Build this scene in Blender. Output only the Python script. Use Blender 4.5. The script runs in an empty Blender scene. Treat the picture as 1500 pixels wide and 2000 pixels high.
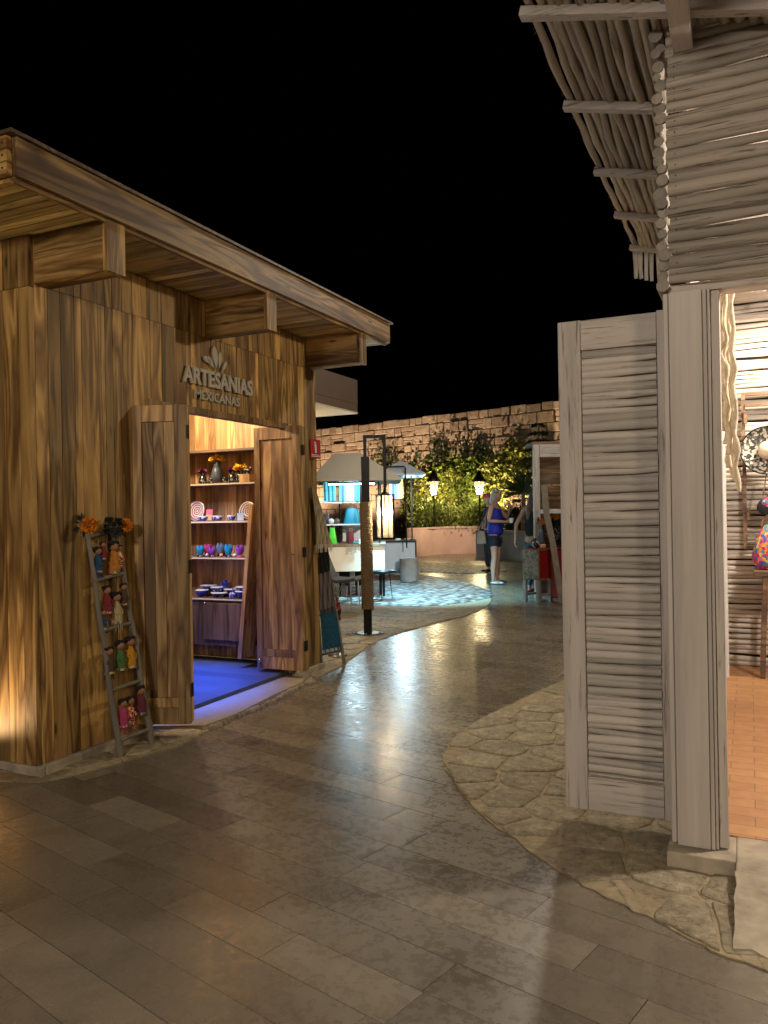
import bpy, math, random
import numpy as np
from mathutils import Vector, Matrix, noise as mnoise
R = math.radians
sc = bpy.context.scene
C = sc.collection
random.seed(7)

# ------------------------------------------------------------------ camera
FPX, CAMH, ROLL, YAW = 1540.0, 1.35, R(-1.0), R(24.9)
_f = Vector((-math.sin(YAW), math.cos(YAW), 0)); _r = Vector((math.cos(YAW), math.sin(YAW), 0)); _u = Vector((0, 0, 1))
_r2 = math.cos(ROLL)*_r + math.sin(ROLL)*_u
_u2 = -math.sin(ROLL)*_r + math.cos(ROLL)*_u
cam_d = bpy.data.cameras.new("camera"); cam = bpy.data.objects.new("camera", cam_d); C.objects.link(cam)
cam_d.sensor_fit = 'VERTICAL'; cam_d.sensor_height = 36; cam_d.lens = FPX/2000*36
cam_d.clip_start = .05; cam_d.clip_end = 500
cam.matrix_world = Matrix(((_r2.x, _u2.x, -_f.x, 0), (_r2.y, _u2.y, -_f.y, 0), (_r2.z, _u2.z, -_f.z, CAMH), (0, 0, 0, 1)))
sc.camera = cam
# a pixel of the photo (1500x2000) as a ray, met with the plane z=, x= or y=
def _ray(px, py): return _r2*((px-750)/FPX) - _u2*((py-1000)/FPX) + _f
def G(px, py, z=0.): d = _ray(px, py); return Vector((0, 0, CAMH)) + d*((z-CAMH)/d.z)
def PX(px, py, X): d = _ray(px, py); return Vector((0, 0, CAMH)) + d*(X/d.x)
def PY(px, py, Y): d = _ray(px, py); return Vector((0, 0, CAMH)) + d*(Y/d.y)

# ------------------------------------------------------------------ world, exposure
sc.view_settings.view_transform = 'Standard'; sc.view_settings.look = 'None'
sc.view_settings.exposure = 1.0; sc.view_settings.gamma = 1
sc.cycles.use_denoising = True
sc.cycles.max_bounces = 6; sc.cycles.sample_clamp_indirect = 4
w = bpy.data.worlds.new("World"); sc.world = w; w.use_nodes = True
nt = w.node_tree; bg = nt.nodes['Background']
sky = nt.nodes.new('ShaderNodeTexSky'); sky.sky_type = 'NISHITA'; sky.sun_disc = False
sky.sun_elevation = R(-12); sky.sun_rotation = R(200)
nt.links.new(sky.outputs[0], bg.inputs[0]); bg.inputs[1].default_value = .02

def lamp(name, kind, loc, power, col, size=.05, aim=None, spot=70, blend=.6, parent=None):
    d = bpy.data.lights.new(name, kind); d.energy = power; d.color = col
    if kind == 'AREA': d.size = size
    else: d.shadow_soft_size = size
    if kind == 'SPOT': d.spot_size = R(spot); d.spot_blend = blend
    o = bpy.data.objects.new(name, d); C.objects.link(o); o.location = loc
    if aim is not None: o.rotation_euler = (Vector(aim)-Vector(loc)).to_track_quat('-Z', 'Y').to_euler()
    return o
WARM = (1.0, .68, .36); WARM2 = (1.0, .80, .50); NEUT = (1.0, .87, .74); COOL = (.62, .88, 1.0); BLUE = (.01, .12, 1.0)
# the eave lamp of the pale shop, the lamps of the shops behind the viewer, the shop's own lamp
L_EAVE = lamp("eave_lamp_light", 'SPOT', (-.46, 5.9, 3.02), 64, WARM2, .05, (-2.5, 4.5, .2), 150, .5)
L_BACK = lamp("street_light_behind", 'POINT', (-.9, -3.2, 3.1), 250, NEUT, .4)
L_BACK2 = lamp("street_light_left", 'POINT', (2.4, -1.4, 2.9), 92, WARM2, .35)
L_STALLS = lamp("stall_front_fill", 'SPOT', (-.50, 6.2, 3.0), 900, (1, .90, .76), .05, (-5.7, 12.2, .9), 34, .8)  # added fill spot that brightens the stall fronts, no fixture of its own
L_SHOP = lamp("shop_ceiling_light", 'POINT', (1.25, 4.1, 2.55), 120, NEUT, .08)
L_SHOP2 = lamp("shop_ceiling_light", 'SPOT', (.45, 6.3, 2.75), 85, (1,.84,.62), .05, (.1, 6.95, 1.9), 120, .8)
L_UP = lamp("uplight_beam", 'SPOT', (-3.80, 2.79, .14), 14, WARM, .03, (-3.75, 2.96, 1.3), 160, 1.)
# inside the wooden kiosk
L_K1 = lamp("kiosk_ceiling_light", 'POINT', (-4.35, 5.15, 2.32), 34, (1, .78, .5), .05)
L_K2 = lamp("kiosk_blue_spot", 'SPOT', (-4.35, 4.75, 2.3), 700, BLUE, .04, (-4.25, 4.62, .07), 56, .7)
L_K3 = lamp("kiosk_shelf_spot", 'SPOT', (-4.2, 4.6, 2.2), 55, (.72, .70, 1.0), .04, (-4.35, 5.7, .8), 46, .7)

# ------------------------------------------------------------------ mesh builder
class MB:
    def __init__(s): s.v = []; s.f = []; s.r = []; s.s = []
    def add(s, vs, fs, rnd=0., smooth=False):
        n = len(s.v); s.v += [tuple(v) for v in vs]
        for f in fs: s.f.append(tuple(i+n for i in f)); s.r.append(rnd); s.s.append(smooth)
    def box(s, x0, x1, y0, y1, z0, z1, rnd=None, m=None):
        if rnd is None: rnd = random.random()
        vs = [Vector((x, y, z)) for x in (x0, x1) for y in (y0, y1) for z in (z0, z1)]
        if m is not None: vs = [m @ v for v in vs]
        s.add(vs, [(0, 1, 3, 2), (4, 6, 7, 5), (0, 4, 5, 1), (2, 3, 7, 6), (0, 2, 6, 4), (1, 5, 7, 3)], rnd)
    def bar(s, a, b, w, h, rnd=None, up=(0, 0, 1)):
        a = Vector(a); b = Vector(b); d = (b-a); L = d.length; d.normalize()
        up = Vector(up)
        if abs(d.dot(up)) > .97: up = Vector((0, 1, 0))
        x = d.cross(up).normalized(); y = x.cross(d)
        m = Matrix(((x.x, d.x, y.x, a.x), (x.y, d.y, y.y, a.y), (x.z, d.z, y.z, a.z), (0, 0, 0, 1)))
        s.box(-w/2, w/2, 0, L, -h/2, h/2, rnd, m)
    def tube(s, pts, rad, n=8, rnd=None, cap=True, flat=1.):
        if rnd is None: rnd = random.random()
        pts = [Vector(p) for p in pts]; k = len(pts)
        if not hasattr(rad, '__len__'): rad = [rad]*k
        vs = []; up = None
        for i, p in enumerate(pts):
            d = (pts[min(i+1, k-1)]-pts[max(i-1, 0)]).normalized()
            if up is None:
                up = Vector((0, 0, 1)) if abs(d.z) < .9 else Vector((1, 0, 0))
            x = d.cross(up).normalized(); y = x.cross(d).normalized(); up = y
            for j in range(n):
                a = 2*math.pi*j/n; vs.append(p + x*math.cos(a)*rad[i]*flat + y*math.sin(a)*rad[i])
        fs = [(i*n+j, i*n+(j+1) % n, (i+1)*n+(j+1) % n, (i+1)*n+j) for i in range(k-1) for j in range(n)]
        s.add(vs, fs, rnd, True)
        if cap:
            s.add(vs[:n], [tuple(range(n))[::-1]], rnd); s.add(vs[-n:], [tuple(range(n))], rnd)
    def lathe(s, prof, c=(0, 0, 0), n=20, rnd=None, sx=1., sy=1., wob=None):
        if rnd is None: rnd = random.random()
        vs = []
        for (r, z) in prof:
            for j in range(n):
                a = 2*math.pi*j/n; q = 1 if wob is None else wob(a, z)
                vs.append((c[0]+r*q*math.cos(a)*sx, c[1]+r*q*math.sin(a)*sy, c[2]+z))
        k = len(prof)
        s.add(vs, [(i*n+j, i*n+(j+1) % n, (i+1)*n+(j+1) % n, (i+1)*n+j) for i in range(k-1) for j in range(n)], rnd, True)
        s.add(vs[:n], [tuple(range(n))[::-1]], rnd); s.add(vs[-n:], [tuple(range(n))], rnd)
    def ball(s, c, r, n=10, rnd=None, sz=1., sx=1., sy=1.):
        pr = [(max(.001, r*math.sin(math.pi*i/n)), -r*sz*math.cos(math.pi*i/n)) for i in range(n+1)]
        s.lathe(pr, c, max(8, n), rnd, sx, sy)
    def grid(s, fn, nu, nv, rnd=0., smooth=True, thick=0):
        vs = [fn(i/nu, j/nv) for i in range(nu+1) for j in range(nv+1)]
        fs = [(i*(nv+1)+j, (i+1)*(nv+1)+j, (i+1)*(nv+1)+j+1, i*(nv+1)+j+1) for i in range(nu) for j in range(nv)]
        s.add(vs, fs, rnd, smooth)
        if thick:
            t = Vector(thick); v2 = [Vector(v)+t for v in vs]; s.add(v2, [f[::-1] for f in fs], rnd, smooth)
            W = nv+1
            ring = [j for j in range(W)] + [(i)*W+nv for i in range(1, nu+1)] + [nu*W+j for j in range(nv-1, -1, -1)] + [i*W for i in range(nu-1, 0, -1)]
            n = len(vs); q = [vs[i] for i in ring]+[v2[i] for i in ring]; m = len(ring)
            s.add(q, [(i, m+i, m+(i+1) % m, (i+1) % m) for i in range(m)], rnd)
    def leaf(s, p, size, rnd=None, asp=.5, d=None):
        if rnd is None: rnd = random.random()
        if d is None:
            d = Vector((random.gauss(0, 1), random.gauss(0, 1), random.gauss(0, 1))).normalized()
        e = d.cross(Vector((random.gauss(0, 1), random.gauss(0, 1), random.gauss(0, 1)))).normalized()*size*asp
        p = Vector(p); d = d*size
        s.add([p, p+d*.45+e, p+d, p+d*.45-e], [(0, 1, 2, 3)], rnd)
    def prism(s, poly, z0, z1, rnd=0.):
        n = len(poly); vs = [(x, y, z0) for x, y in poly]+[(x, y, z1) for x, y in poly]
        s.add(vs, [tuple(range(n, 2*n))] + [(i, (i+1) % n, n+(i+1) % n, n+i) for i in range(n)], rnd)

WM = {}
def _link(o, parent, mw):
    C.objects.link(o)
    if parent is not None: o.parent = parent
    WM[o.name] = mw
def obj(name, mb, mat, parent=None, world=True, bevel=0):
    """links the collected geometry as ONE mesh object; world coordinates are brought into the parent's frame"""
    m = WM[parent.name] if parent is not None else Matrix()
    inv = m.inverted() if world else Matrix()
    me = bpy.data.meshes.new(name)
    me.from_pydata([tuple(inv @ Vector(v)) for v in mb.v], [], mb.f)
    a = me.attributes.new('rnd', 'FLOAT', 'FACE'); a.data.foreach_set('value', mb.r)
    me.polygons.foreach_set('use_smooth', mb.s); me.materials.append(mat); me.update()
    o = bpy.data.objects.new(name, me); _link(o, parent, m)
    if bevel:
        b = o.modifiers.new('bevel', 'BEVEL'); b.width = bevel; b.segments = 2; b.limit_method = 'ANGLE'
    return o
def thing(name, label, cat, loc=(0, 0, 0), rz=0., group=None):
    o = bpy.data.objects.new(name, None); o.empty_display_size = .1
    o.location = loc; o.rotation_euler = (0, 0, rz); o['label'] = label; o['category'] = cat
    if group: o['group'] = group
    _link(o, None, Matrix.Translation(Vector(loc)) @ Matrix.Rotation(rz, 4, 'Z')); return o
def tag(o, label, cat, group=None, kind=None):
    o['label'] = label; o['category'] = cat
    if group: o['group'] = group
    if kind: o['kind'] = kind
    return o
def struct(name, mb, mat, kind='structure'):
    o = obj(name, mb, mat); o['kind'] = kind; return o
def dup(root, loc, rz=0., label=None, scale=1.):
    r = root.copy(); C.objects.link(r); r.location = loc; r.rotation_euler = (0, 0, rz); r.scale = (scale,)*3
    if label: r['label'] = label
    for ch in list(root.children):
        c = ch.copy(); C.objects.link(c); c.parent = r
        for g in ch.children:
            d = g.copy(); C.objects.link(d); d.parent = c
    return r
def recolour(root, part, mat):
    """gives the named part of a copied thing a mesh of its own in another material"""
    for ch in root.children:
        if ch.name.split('.')[0] == part:
            ch.data = ch.data.copy(); ch.data.materials[0] = mat

# ------------------------------------------------------------------ materials
class NT:
    def __init__(s, name):
        s.m = bpy.data.materials.new(name); s.m.use_nodes = True; s.t = s.m.node_tree
        s.b = s.t.nodes['Principled BSDF']
    def n(s, typ, **k):
        nd = s.t.nodes.new('ShaderNode'+typ)
        for a, b in k.items():
            if a.startswith('i_'):
                key = a[2:]; key = int(key) if key.isdigit() else key
                if hasattr(b, 'is_linked') or isinstance(b, bpy.types.NodeSocket): s.t.links.new(b, nd.inputs[key])
                else: nd.inputs[key].default_value = b
            else: setattr(nd, a, b)
        return nd
    def math(s, op, a, b=0.): return s.n('Math', operation=op, i_0=a, i_1=b).outputs[0]
    def mix(s, fac, a, b, mode='MIX'):
        nd = s.n('Mix', data_type='RGBA', blend_type=mode)
        for k, v in ((0, fac), (6, a), (7, b)):
            if isinstance(v, bpy.types.NodeSocket): s.t.links.new(v, nd.inputs[k])
            elif k == 0: nd.inputs[k].default_value = v
            else: nd.inputs[k].default_value = tuple(v)+(1,) if len(v) == 3 else v
        return nd.outputs[2]
    def ramp(s, fac, stops):
        nd = s.n('ValToRGB'); s.t.links.new(fac, nd.inputs[0]); e = nd.color_ramp.elements
        while len(e) < len(stops): e.new(.5)
        for q, (p, c) in zip(e, stops):
            q.position = p; q.color = (tuple(c)+(1,)) if hasattr(c, '__len__') else (c, c, c, 1)
        return nd.outputs[0]
    def rnd(s): return s.n('Attribute', attribute_name='rnd').outputs['Fac']
    def coord(s, scale=(1, 1, 1), rnd=0., kind='Object'):
        tc = s.n('TexCoord').outputs[kind]
        mp = s.n('Mapping', i_Vector=tc); mp.inputs['Scale'].default_value = scale; v = mp.outputs[0]
        if rnd:
            r = s.rnd()
            cb = s.n('CombineXYZ', i_0=s.math('MULTIPLY', r, 37.*rnd), i_1=s.math('MULTIPLY', r, 71.*rnd), i_2=s.math('MULTIPLY', r, 53.*rnd))
            v = s.n('VectorMath', operation='ADD', i_0=v, i_1=cb.outputs[0]).outputs[0]
        return v
    def noise(s, v, scale=1., detail=4., rough=.55, dist=0., out=0):
        return s.n('TexNoise', i_Vector=v, i_Scale=scale, i_Detail=detail, i_Roughness=rough, i_Distortion=dist).outputs[out]
    def bump(s, h, strength=.3, dist=.01):
        b = s.n('Bump', i_Height=h, i_Strength=strength, i_Distance=dist); s.t.links.new(b.outputs[0], s.b.inputs['Normal'])
    def set(s, **k):
        for a, v in k.items():
            key = {'col': 'Base Color', 'rough': 'Roughness', 'metal': 'Metallic', 'spec': 'Specular IOR Level', 'trans': 'Transmission Weight', 'emc': 'Emission Color', 'ems': 'Emission Strength', 'ior': 'IOR', 'sub': 'Subsurface Weight', 'sheen': 'Sheen Weight'}[a]
            if isinstance(v, bpy.types.NodeSocket): s.t.links.new(v, s.b.inputs[key])
            else: s.b.inputs[key].default_value = tuple(v)+(1,) if hasattr(v, '__len__') and len(v) == 3 else v
        return s.m

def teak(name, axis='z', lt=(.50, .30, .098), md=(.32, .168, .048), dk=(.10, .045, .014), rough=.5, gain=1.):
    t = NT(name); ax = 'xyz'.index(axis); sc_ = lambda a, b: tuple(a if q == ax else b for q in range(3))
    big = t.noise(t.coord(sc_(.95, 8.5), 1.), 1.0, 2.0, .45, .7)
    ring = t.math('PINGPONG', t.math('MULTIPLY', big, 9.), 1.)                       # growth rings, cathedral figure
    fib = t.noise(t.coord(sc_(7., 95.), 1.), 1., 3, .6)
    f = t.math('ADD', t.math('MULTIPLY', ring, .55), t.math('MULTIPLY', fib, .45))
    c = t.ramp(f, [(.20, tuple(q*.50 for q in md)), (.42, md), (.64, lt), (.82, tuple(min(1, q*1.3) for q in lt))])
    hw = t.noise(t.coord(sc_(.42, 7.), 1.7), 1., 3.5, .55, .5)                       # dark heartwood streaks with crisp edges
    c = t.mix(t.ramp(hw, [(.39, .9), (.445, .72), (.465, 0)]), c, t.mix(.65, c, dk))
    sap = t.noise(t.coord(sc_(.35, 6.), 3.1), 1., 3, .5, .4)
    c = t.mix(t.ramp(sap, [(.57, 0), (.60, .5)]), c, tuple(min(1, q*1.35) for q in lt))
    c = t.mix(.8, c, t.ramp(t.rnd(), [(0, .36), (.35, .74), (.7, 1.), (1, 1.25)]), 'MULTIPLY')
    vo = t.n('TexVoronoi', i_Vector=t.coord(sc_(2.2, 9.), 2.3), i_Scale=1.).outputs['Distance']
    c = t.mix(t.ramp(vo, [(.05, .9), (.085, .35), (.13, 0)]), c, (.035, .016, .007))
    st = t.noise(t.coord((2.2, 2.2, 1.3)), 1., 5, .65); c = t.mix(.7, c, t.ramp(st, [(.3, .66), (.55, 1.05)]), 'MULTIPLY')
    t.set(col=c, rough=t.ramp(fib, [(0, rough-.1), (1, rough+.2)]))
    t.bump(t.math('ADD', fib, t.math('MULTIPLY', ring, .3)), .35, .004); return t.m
def whitewash(name, axis='x', base=(.59, .53, .475), dark=(.16, .125, .10), crack=.5, rnd=1.):
    t = NT(name); k = {'x': (2.2, 48, 48), 'y': (48, 2.2, 48), 'z': (48, 48, 2.2)}[axis]
    g = t.noise(t.coord(k, rnd), 1.6, 6, .65, .5)
    g2 = t.noise(t.coord(tuple(q*.16 for q in k), rnd), 1.3, 4, .65)
    c = t.mix(t.ramp(g, [(crack-.12, 1.), (crack, 0.)]), base, dark)
    c = t.mix(.8, c, t.ramp(g2, [(.28, .58), (.6, 1.08)]), 'MULTIPLY')
    c = t.mix(.55, c, t.ramp(t.rnd(), [(0, .6), (.5, 1.), (1, 1.12)]), 'MULTIPLY')
    t.set(col=c, rough=.62); t.bump(g, .5, .004); return t.m
def plain(name, col, rough=.6, metal=0., var=.25, scale=12., bump=.0, **k):
    t = NT(name); n = t.noise(t.coord((1, 1, 1), .5), scale, 4)
    c = t.mix(1., col, t.ramp(n, [(.2, 1-var), (.8, 1+var*.6)]), 'MULTIPLY')
    t.set(col=c, rough=rough, metal=metal, **k)
    if bump: t.bump(n, bump, .01)
    return t.m
def emit(name, col, s):
    t = NT(name); return t.set(col=(0, 0, 0), emc=col, ems=s, rough=.5)
def stripes(name, cols, axis='y', width=.03, rough=.85):
    t = NT(name); sp = t.n('SeparateXYZ', i_0=t.coord()).outputs['XYZ'.index(axis.upper())]
    f = t.math('FRACT', t.math('DIVIDE', sp, width*len(cols)))
    nd = t.n('ValToRGB'); nd.color_ramp.interpolation = 'CONSTANT'; e = nd.color_ramp.elements; t.t.links.new(f, nd.inputs[0])
    while len(e) < len(cols): e.new(.5)
    for i, c in enumerate(cols): e[i].position = i/len(cols); e[i].color = tuple(c)+(1,)
    n = t.noise(t.coord(), 90, 3); t.set(col=t.mix(.3, nd.outputs[0], n, 'MULTIPLY'), rough=rough); t.bump(n, .4, .003); return t.m
def patches(name, cols, scale=14., rough=.7):
    t = NT(name); v = t.n('TexVoronoi', i_Vector=t.coord((1, 1, 1), .7), i_Scale=scale)
    h = t.n('SeparateColor', i_0=v.outputs['Color']).outputs[0]
    nd = t.n('ValToRGB'); nd.color_ramp.interpolation = 'CONSTANT'; e = nd.color_ramp.elements; t.t.links.new(h, nd.inputs[0])
    while len(e) < len(cols): e.new(.5)
    for i, c in enumerate(cols): e[i].position = i/len(cols); e[i].color = tuple(c)+(1,)
    return t.set(col=nd.outputs[0], rough=rough)
def foliage(name, a, b, c):
    t = NT(name); r = t.rnd(); n = t.noise(t.coord(), 1.6, 3)
    col = t.ramp(t.math('ADD', t.math('MULTIPLY', r, .6), t.math('MULTIPLY', n, .4)), [(.15, a), (.5, b), (.9, c)])
    return t.set(col=col, rough=.45, spec=.4)

M = {}
M['teak_z'] = teak('teak_vertical', 'z'); M['teak_x'] = teak('teak_across', 'x'); M['teak_y'] = teak('teak_along', 'y')
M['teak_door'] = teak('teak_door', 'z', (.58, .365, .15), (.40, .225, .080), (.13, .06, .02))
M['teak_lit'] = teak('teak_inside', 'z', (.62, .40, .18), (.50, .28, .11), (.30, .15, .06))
M['walnut'] = teak('shelf_wood', 'x', (.24, .15, .09), (.17, .10, .06), (.09, .05, .03))
M['soffit'] = teak('bounce_lit_slats', 'x', (.66, .50, .20), (.56, .41, .15), (.42, .28, .09))  # slat colour raised to carry the warm light bounced off the floor
M['ww_x'] = whitewash('whitewash_across', 'x', crack=.445); M['ww_y'] = whitewash('whitewash_along', 'y', crack=.42)
M['ww_z'] = whitewash('whitewash_upright', 'z', crack=.45); M['ww_zp'] = whitewash('whitewash_smooth', 'z', crack=.33)
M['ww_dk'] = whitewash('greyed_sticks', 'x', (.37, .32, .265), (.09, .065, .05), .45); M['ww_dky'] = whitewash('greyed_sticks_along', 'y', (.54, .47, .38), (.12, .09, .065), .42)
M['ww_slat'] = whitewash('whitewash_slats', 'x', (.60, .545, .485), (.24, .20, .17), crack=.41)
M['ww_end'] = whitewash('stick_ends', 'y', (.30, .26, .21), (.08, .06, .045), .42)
M['ww_in'] = whitewash('whitewash_inside', 'x', (.62, .56, .48), crack=.42)
M['black'] = plain('black_metal', (.012, .012, .013), .35, .6, .2)
M['steel'] = plain('steel', (.55, .55, .55), .25, 1., .15)
M['iron'] = plain('hinge_iron', (.05, .045, .04), .5, .8)
M['cream'] = plain('cream_panel', (.62, .55, .43), .55, 0, .1, 3)
M['white'] = plain('white_panel', (.66, .68, .68), .5, 0, .06, 3)
M['concrete'] = plain('concrete', (.30, .28, .25), .8, 0, .35, 6, .3)
M['limestone'] = plain('limestone', (.44, .375, .28), .8, 0, .55, 9, .9)
M['signw'] = plain('sign_white', (.44, .40, .34), .5, 0, .05)
tg_ = NT('lantern_glass'); tg_.set(col=(.9, .85, .7), rough=.12); tg_.b.inputs['Alpha'].default_value = .16; M['glass'] = tg_.m
M['bulb'] = emit('glowing_bulb', (1, .84, .58), 60)
M['bulb2'] = emit('glowing_lantern_glass', (1, .70, .34), 9)
M['rope'] = plain('wound_rope', (.20, .145, .085), .9, 0, .5, 60, .8)
M['skin'] = plain('skin', (.46, .25, .17), .55, 0, .1, 4)
M['dark'] = plain('dark_interior', (.03, .022, .016), .8)
# ------------------------------------------------------------------ ground materials
def m_tiles():
    t = NT('polished_limestone_planks'); r = t.rnd()
    col = t.ramp(r, [(0, (.115, .097, .073)), (.3, (.165, .138, .103)), (.6, (.190, .160, .119)), (.85, (.215, .182, .137)), (1, (.24, .205, .155))])
    v = t.coord((1, 1, 1), .6)
    n1 = t.noise(v, 3.2, 5, .6, .6); n2 = t.noise(v, 26, 5, .7)
    col = t.mix(.9, col, t.ramp(n1, [(.25, .72), (.5, 1.), (.75, 1.18)]), 'MULTIPLY')
    col = t.mix(t.ramp(n2, [(.28, .12), (.34, 0)]), col, (.09, .075, .055))
    rust = t.noise(t.coord((1, 1, 1)), 1.5, 6, .7, .4)
    col = t.mix(t.ramp(rust, [(.58, 0), (.76, .42)]), col, (.15, .105, .04))
    scuff = t.noise(t.coord((1.2, 5, 1), .3), 2.2, 6, .75, 1.2)
    col = t.mix(t.ramp(scuff, [(.56, 0), (.78, .35)]), col, (.30, .27, .22))
    rr = t.math('ADD', t.ramp(n1, [(.2, .155), (.8, .28)]), t.math('MULTIPLY', t.ramp(n2, [(.3, 1), (.6, 0)]), .22))
    t.set(col=col, rough=rr, spec=.62)
    h = t.math('ADD', t.math('MULTIPLY', n2, .5), t.math('MULTIPLY', t.noise(v, 8, 3), .8))
    t.bump(h, .055, .004); return t.m
def m_crazy(name='rough_flagstone', sc_=3.2, base=(.37, .295, .175)):
    t = NT(name); tc = t.coord()
    d = t.noise(tc, 2.2, 4, .6, 0., 1)
    v = t.mix(.16, tc, d, 'ADD')
    e = t.n('TexVoronoi', i_Vector=v, i_Scale=sc_, feature='DISTANCE_TO_EDGE', voronoi_dimensions='2D').outputs['Distance']
    cc = t.n('TexVoronoi', i_Vector=v, i_Scale=sc_, voronoi_dimensions='2D').outputs['Color']
    cell = t.n('SeparateColor', i_0=cc).outputs[0]
    n = t.noise(tc, 18, 7, .72); n2 = t.noise(tc, 5, 5, .6)
    col = t.ramp(n, [(.3, tuple(q*.45 for q in base)), (.48, base), (.75, tuple(min(1, q*1.35) for q in base))])
    col = t.mix(.7, col, t.ramp(cell, [(0, .68), (1, 1.12)]), 'MULTIPLY')
    col = t.mix(.8, col, t.ramp(n2, [(.3, .7), (.7, 1.15)]), 'MULTIPLY')
    wid = t.math('ADD', e, t.math('MULTIPLY', t.math('SUBTRACT', n2, .5), .10))
    joint = t.ramp(wid, [(.0, 1.), (.035, .8), (.075, 0.)])
    col = t.mix(t.math('MULTIPLY', joint, .45), col, (.43, .35, .225))
    line = t.ramp(t.math('ABSOLUTE', t.math('SUBTRACT', wid, .075)), [(.0, 1.), (.012, 0.)])
    crack = t.ramp(t.noise(tc, 6, 8, .8, 1.5), [(.34, 1), (.38, 0)])
    col = t.mix(t.math('MULTIPLY', line, t.ramp(n2, [(.42, 1.), (.55, .1)])), col, (.06, .045, .03))
    col = t.mix(t.math('MULTIPLY', crack, .5), col, (.09, .07, .045))
    t.set(col=col, rough=.7)
    h = t.math('ADD', t.math('MULTIPLY', n, .7), t.math('SUBTRACT', t.math('MULTIPLY', n2, 1.3), t.math('MULTIPLY', crack, .4)))
    t.bump(h, .9, .02); return t.m
def m_cobble():
    t = NT('grey_cobbles'); tc = t.coord((1, 1.5, 1))
    vo = t.n('TexVoronoi', i_Vector=tc, i_Scale=7., voronoi_dimensions='2D'); d = vo.outputs['Distance']
    cell = t.n('SeparateColor', i_0=vo.outputs['Color']).outputs[0]
    col = t.mix(1., t.ramp(cell, [(0, (.16, .16, .155)), (.6, (.36, .36, .345)), (1, (.52, .52, .50))]), t.ramp(d, [(.25, 1.), (.52, .10)]), 'MULTIPLY')
    t.set(col=col, rough=.5); t.bump(t.ramp(d, [(0, 1), (.6, 0)]), 1., .03); return t.m
def m_terra():
    t = NT('terracotta_tiles'); tc = t.coord()
    b = t.n('TexBrick', i_Vector=tc, i_Scale=1., offset=.5, squash=1.)
    for k, v in (('Color1', (.52, .275, .125, 1)), ('Color2', (.43, .215, .095, 1)), ('Mortar', (.20, .12, .07, 1))): b.inputs[k].default_value = v
    b.inputs['Mortar Size'].default_value = .0022; b.inputs['Brick Width'].default_value = .21; b.inputs['Row Height'].default_value = .105
    n = t.noise(tc, 14, 5); c = t.mix(.8, b.outputs['Color'], t.ramp(n, [(.2, .75), (.8, 1.15)]), 'MULTIPLY')
    t.set(col=c, rough=.5); t.bump(t.math('ADD', n, b.outputs['Fac']), .2, .003); return t.m
M['tiles'] = m_tiles(); M['crazy'] = m_crazy(); M['cobble'] = m_cobble(); M['terra'] = m_terra()
M['ground'] = plain('bedding_mortar', (.085, .072, .055), .8, 0, .3, 20)

# ------------------------------------------------------------------ ground
mb = MB(); mb.box(-60, 60, -12, 90, -.35, -.012, 0); struct('ground', mb, M['ground'])
mb = MB(); rng = random.Random(3); A = R(-14.8); ca, sa = math.cos(A), math.sin(A); wd = .176
row = -14
while row*wd < 24:
    y0 = row*wd; u = -16 + rng.random()
    while u < 14:
        L = rng.choice((.72, .95, 1.05, 1.2, .5)); u1 = u+L; g = .0013
        cx, cy = (u+L/2)*ca - (y0)*sa, (u+L/2)*sa + y0*ca
        if -13 < cx < 5 and -3.2 < cy < 24:
            q = [(u+g, y0+g), (u1-g, y0+g), (u1-g, y0+wd-g), (u+g, y0+wd-g)]
            z = rng.uniform(-.0012, 0)
            rr = .15+.6*rng.random(); rr = .02 if rng.random() < .13 else rr
            if rng.random() < .05: rr = .9
            mb.prism([(a*ca-b*sa, a*sa+b*ca) for a, b in q], -.02, z, rr)
        u = u1
    row += 1
struct('stone_path', mb, M['tiles'])
def crom(pts, k=6):
    out = []; P = [Vector(p) for p in pts]
    for i in range(len(P)-1):
        p0, p1, p2, p3 = P[max(i-1, 0)], P[i], P[i+1], P[min(i+2, len(P)-1)]
        for j in range(k):
            t = j/k; out.append(.5*((2*p1)+(p2-p0)*t+(2*p0-5*p1+4*p2-p3)*t*t+(3*p1-p0-3*p2+p3)*t**3))
    out.append(P[-1]); return [(p.x, p.y) for p in out]
def slab_mesh(poly, z, zb=-.01, name=None):
    """a rough stone sheet: triangulated outline with an uneven broken edge"""
    mb = MB(); mb.prism(poly, zb, z); return mb
def wob(pts, a=.012, s=3):
    r = random.Random(s); return [(x+r.uniform(-a, a), y+r.uniform(-a, a)) for x, y in pts]
isl = crom([(2.9, 1.75), (.9, 2.27), (.03, 2.52), (-.27, 2.67), (-.56, 2.85), (-.9, 3.14), (-1.23, 3.50), (-1.51, 3.96), (-1.605, 4.32), (-1.607, 4.80), (-1.52, 5.34), (-1.35, 6.19), (-1.05, 7.3), (-.5, 8.6), (.6, 9.6), (2.9, 10.4)], 8)
struct('flagstone_ground', slab_mesh(wob(isl, .010)[::-1], .005), M['crazy'])
left_edge = crom([(-8.5, 2.55), (-5, 2.68), (-3.7, 2.80), (-3.32, 2.90), (-3.2, 3.15), (-3.13, 3.4), (-3.06, 3.65), (-3.09, 3.97), (-3.1, 4.36), (-3.17, 4.95), (-3.2, 5.41), (-3.25, 5.81), (-3.29, 6.2), (-3.4, 6.65), (-3.56, 7.5), (-3.53, 8.2), (-3.43, 8.97), (-3.32, 9.76), (-3.38, 10.7), (-3.6, 11.6)], 6)
strip = wob(left_edge, .006) + [(-5, 13.2), (-9, 14), (-12, 12), (-12, 2.5)]
struct('flagstone_path', slab_mesh(strip, .007), M['crazy'])
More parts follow.
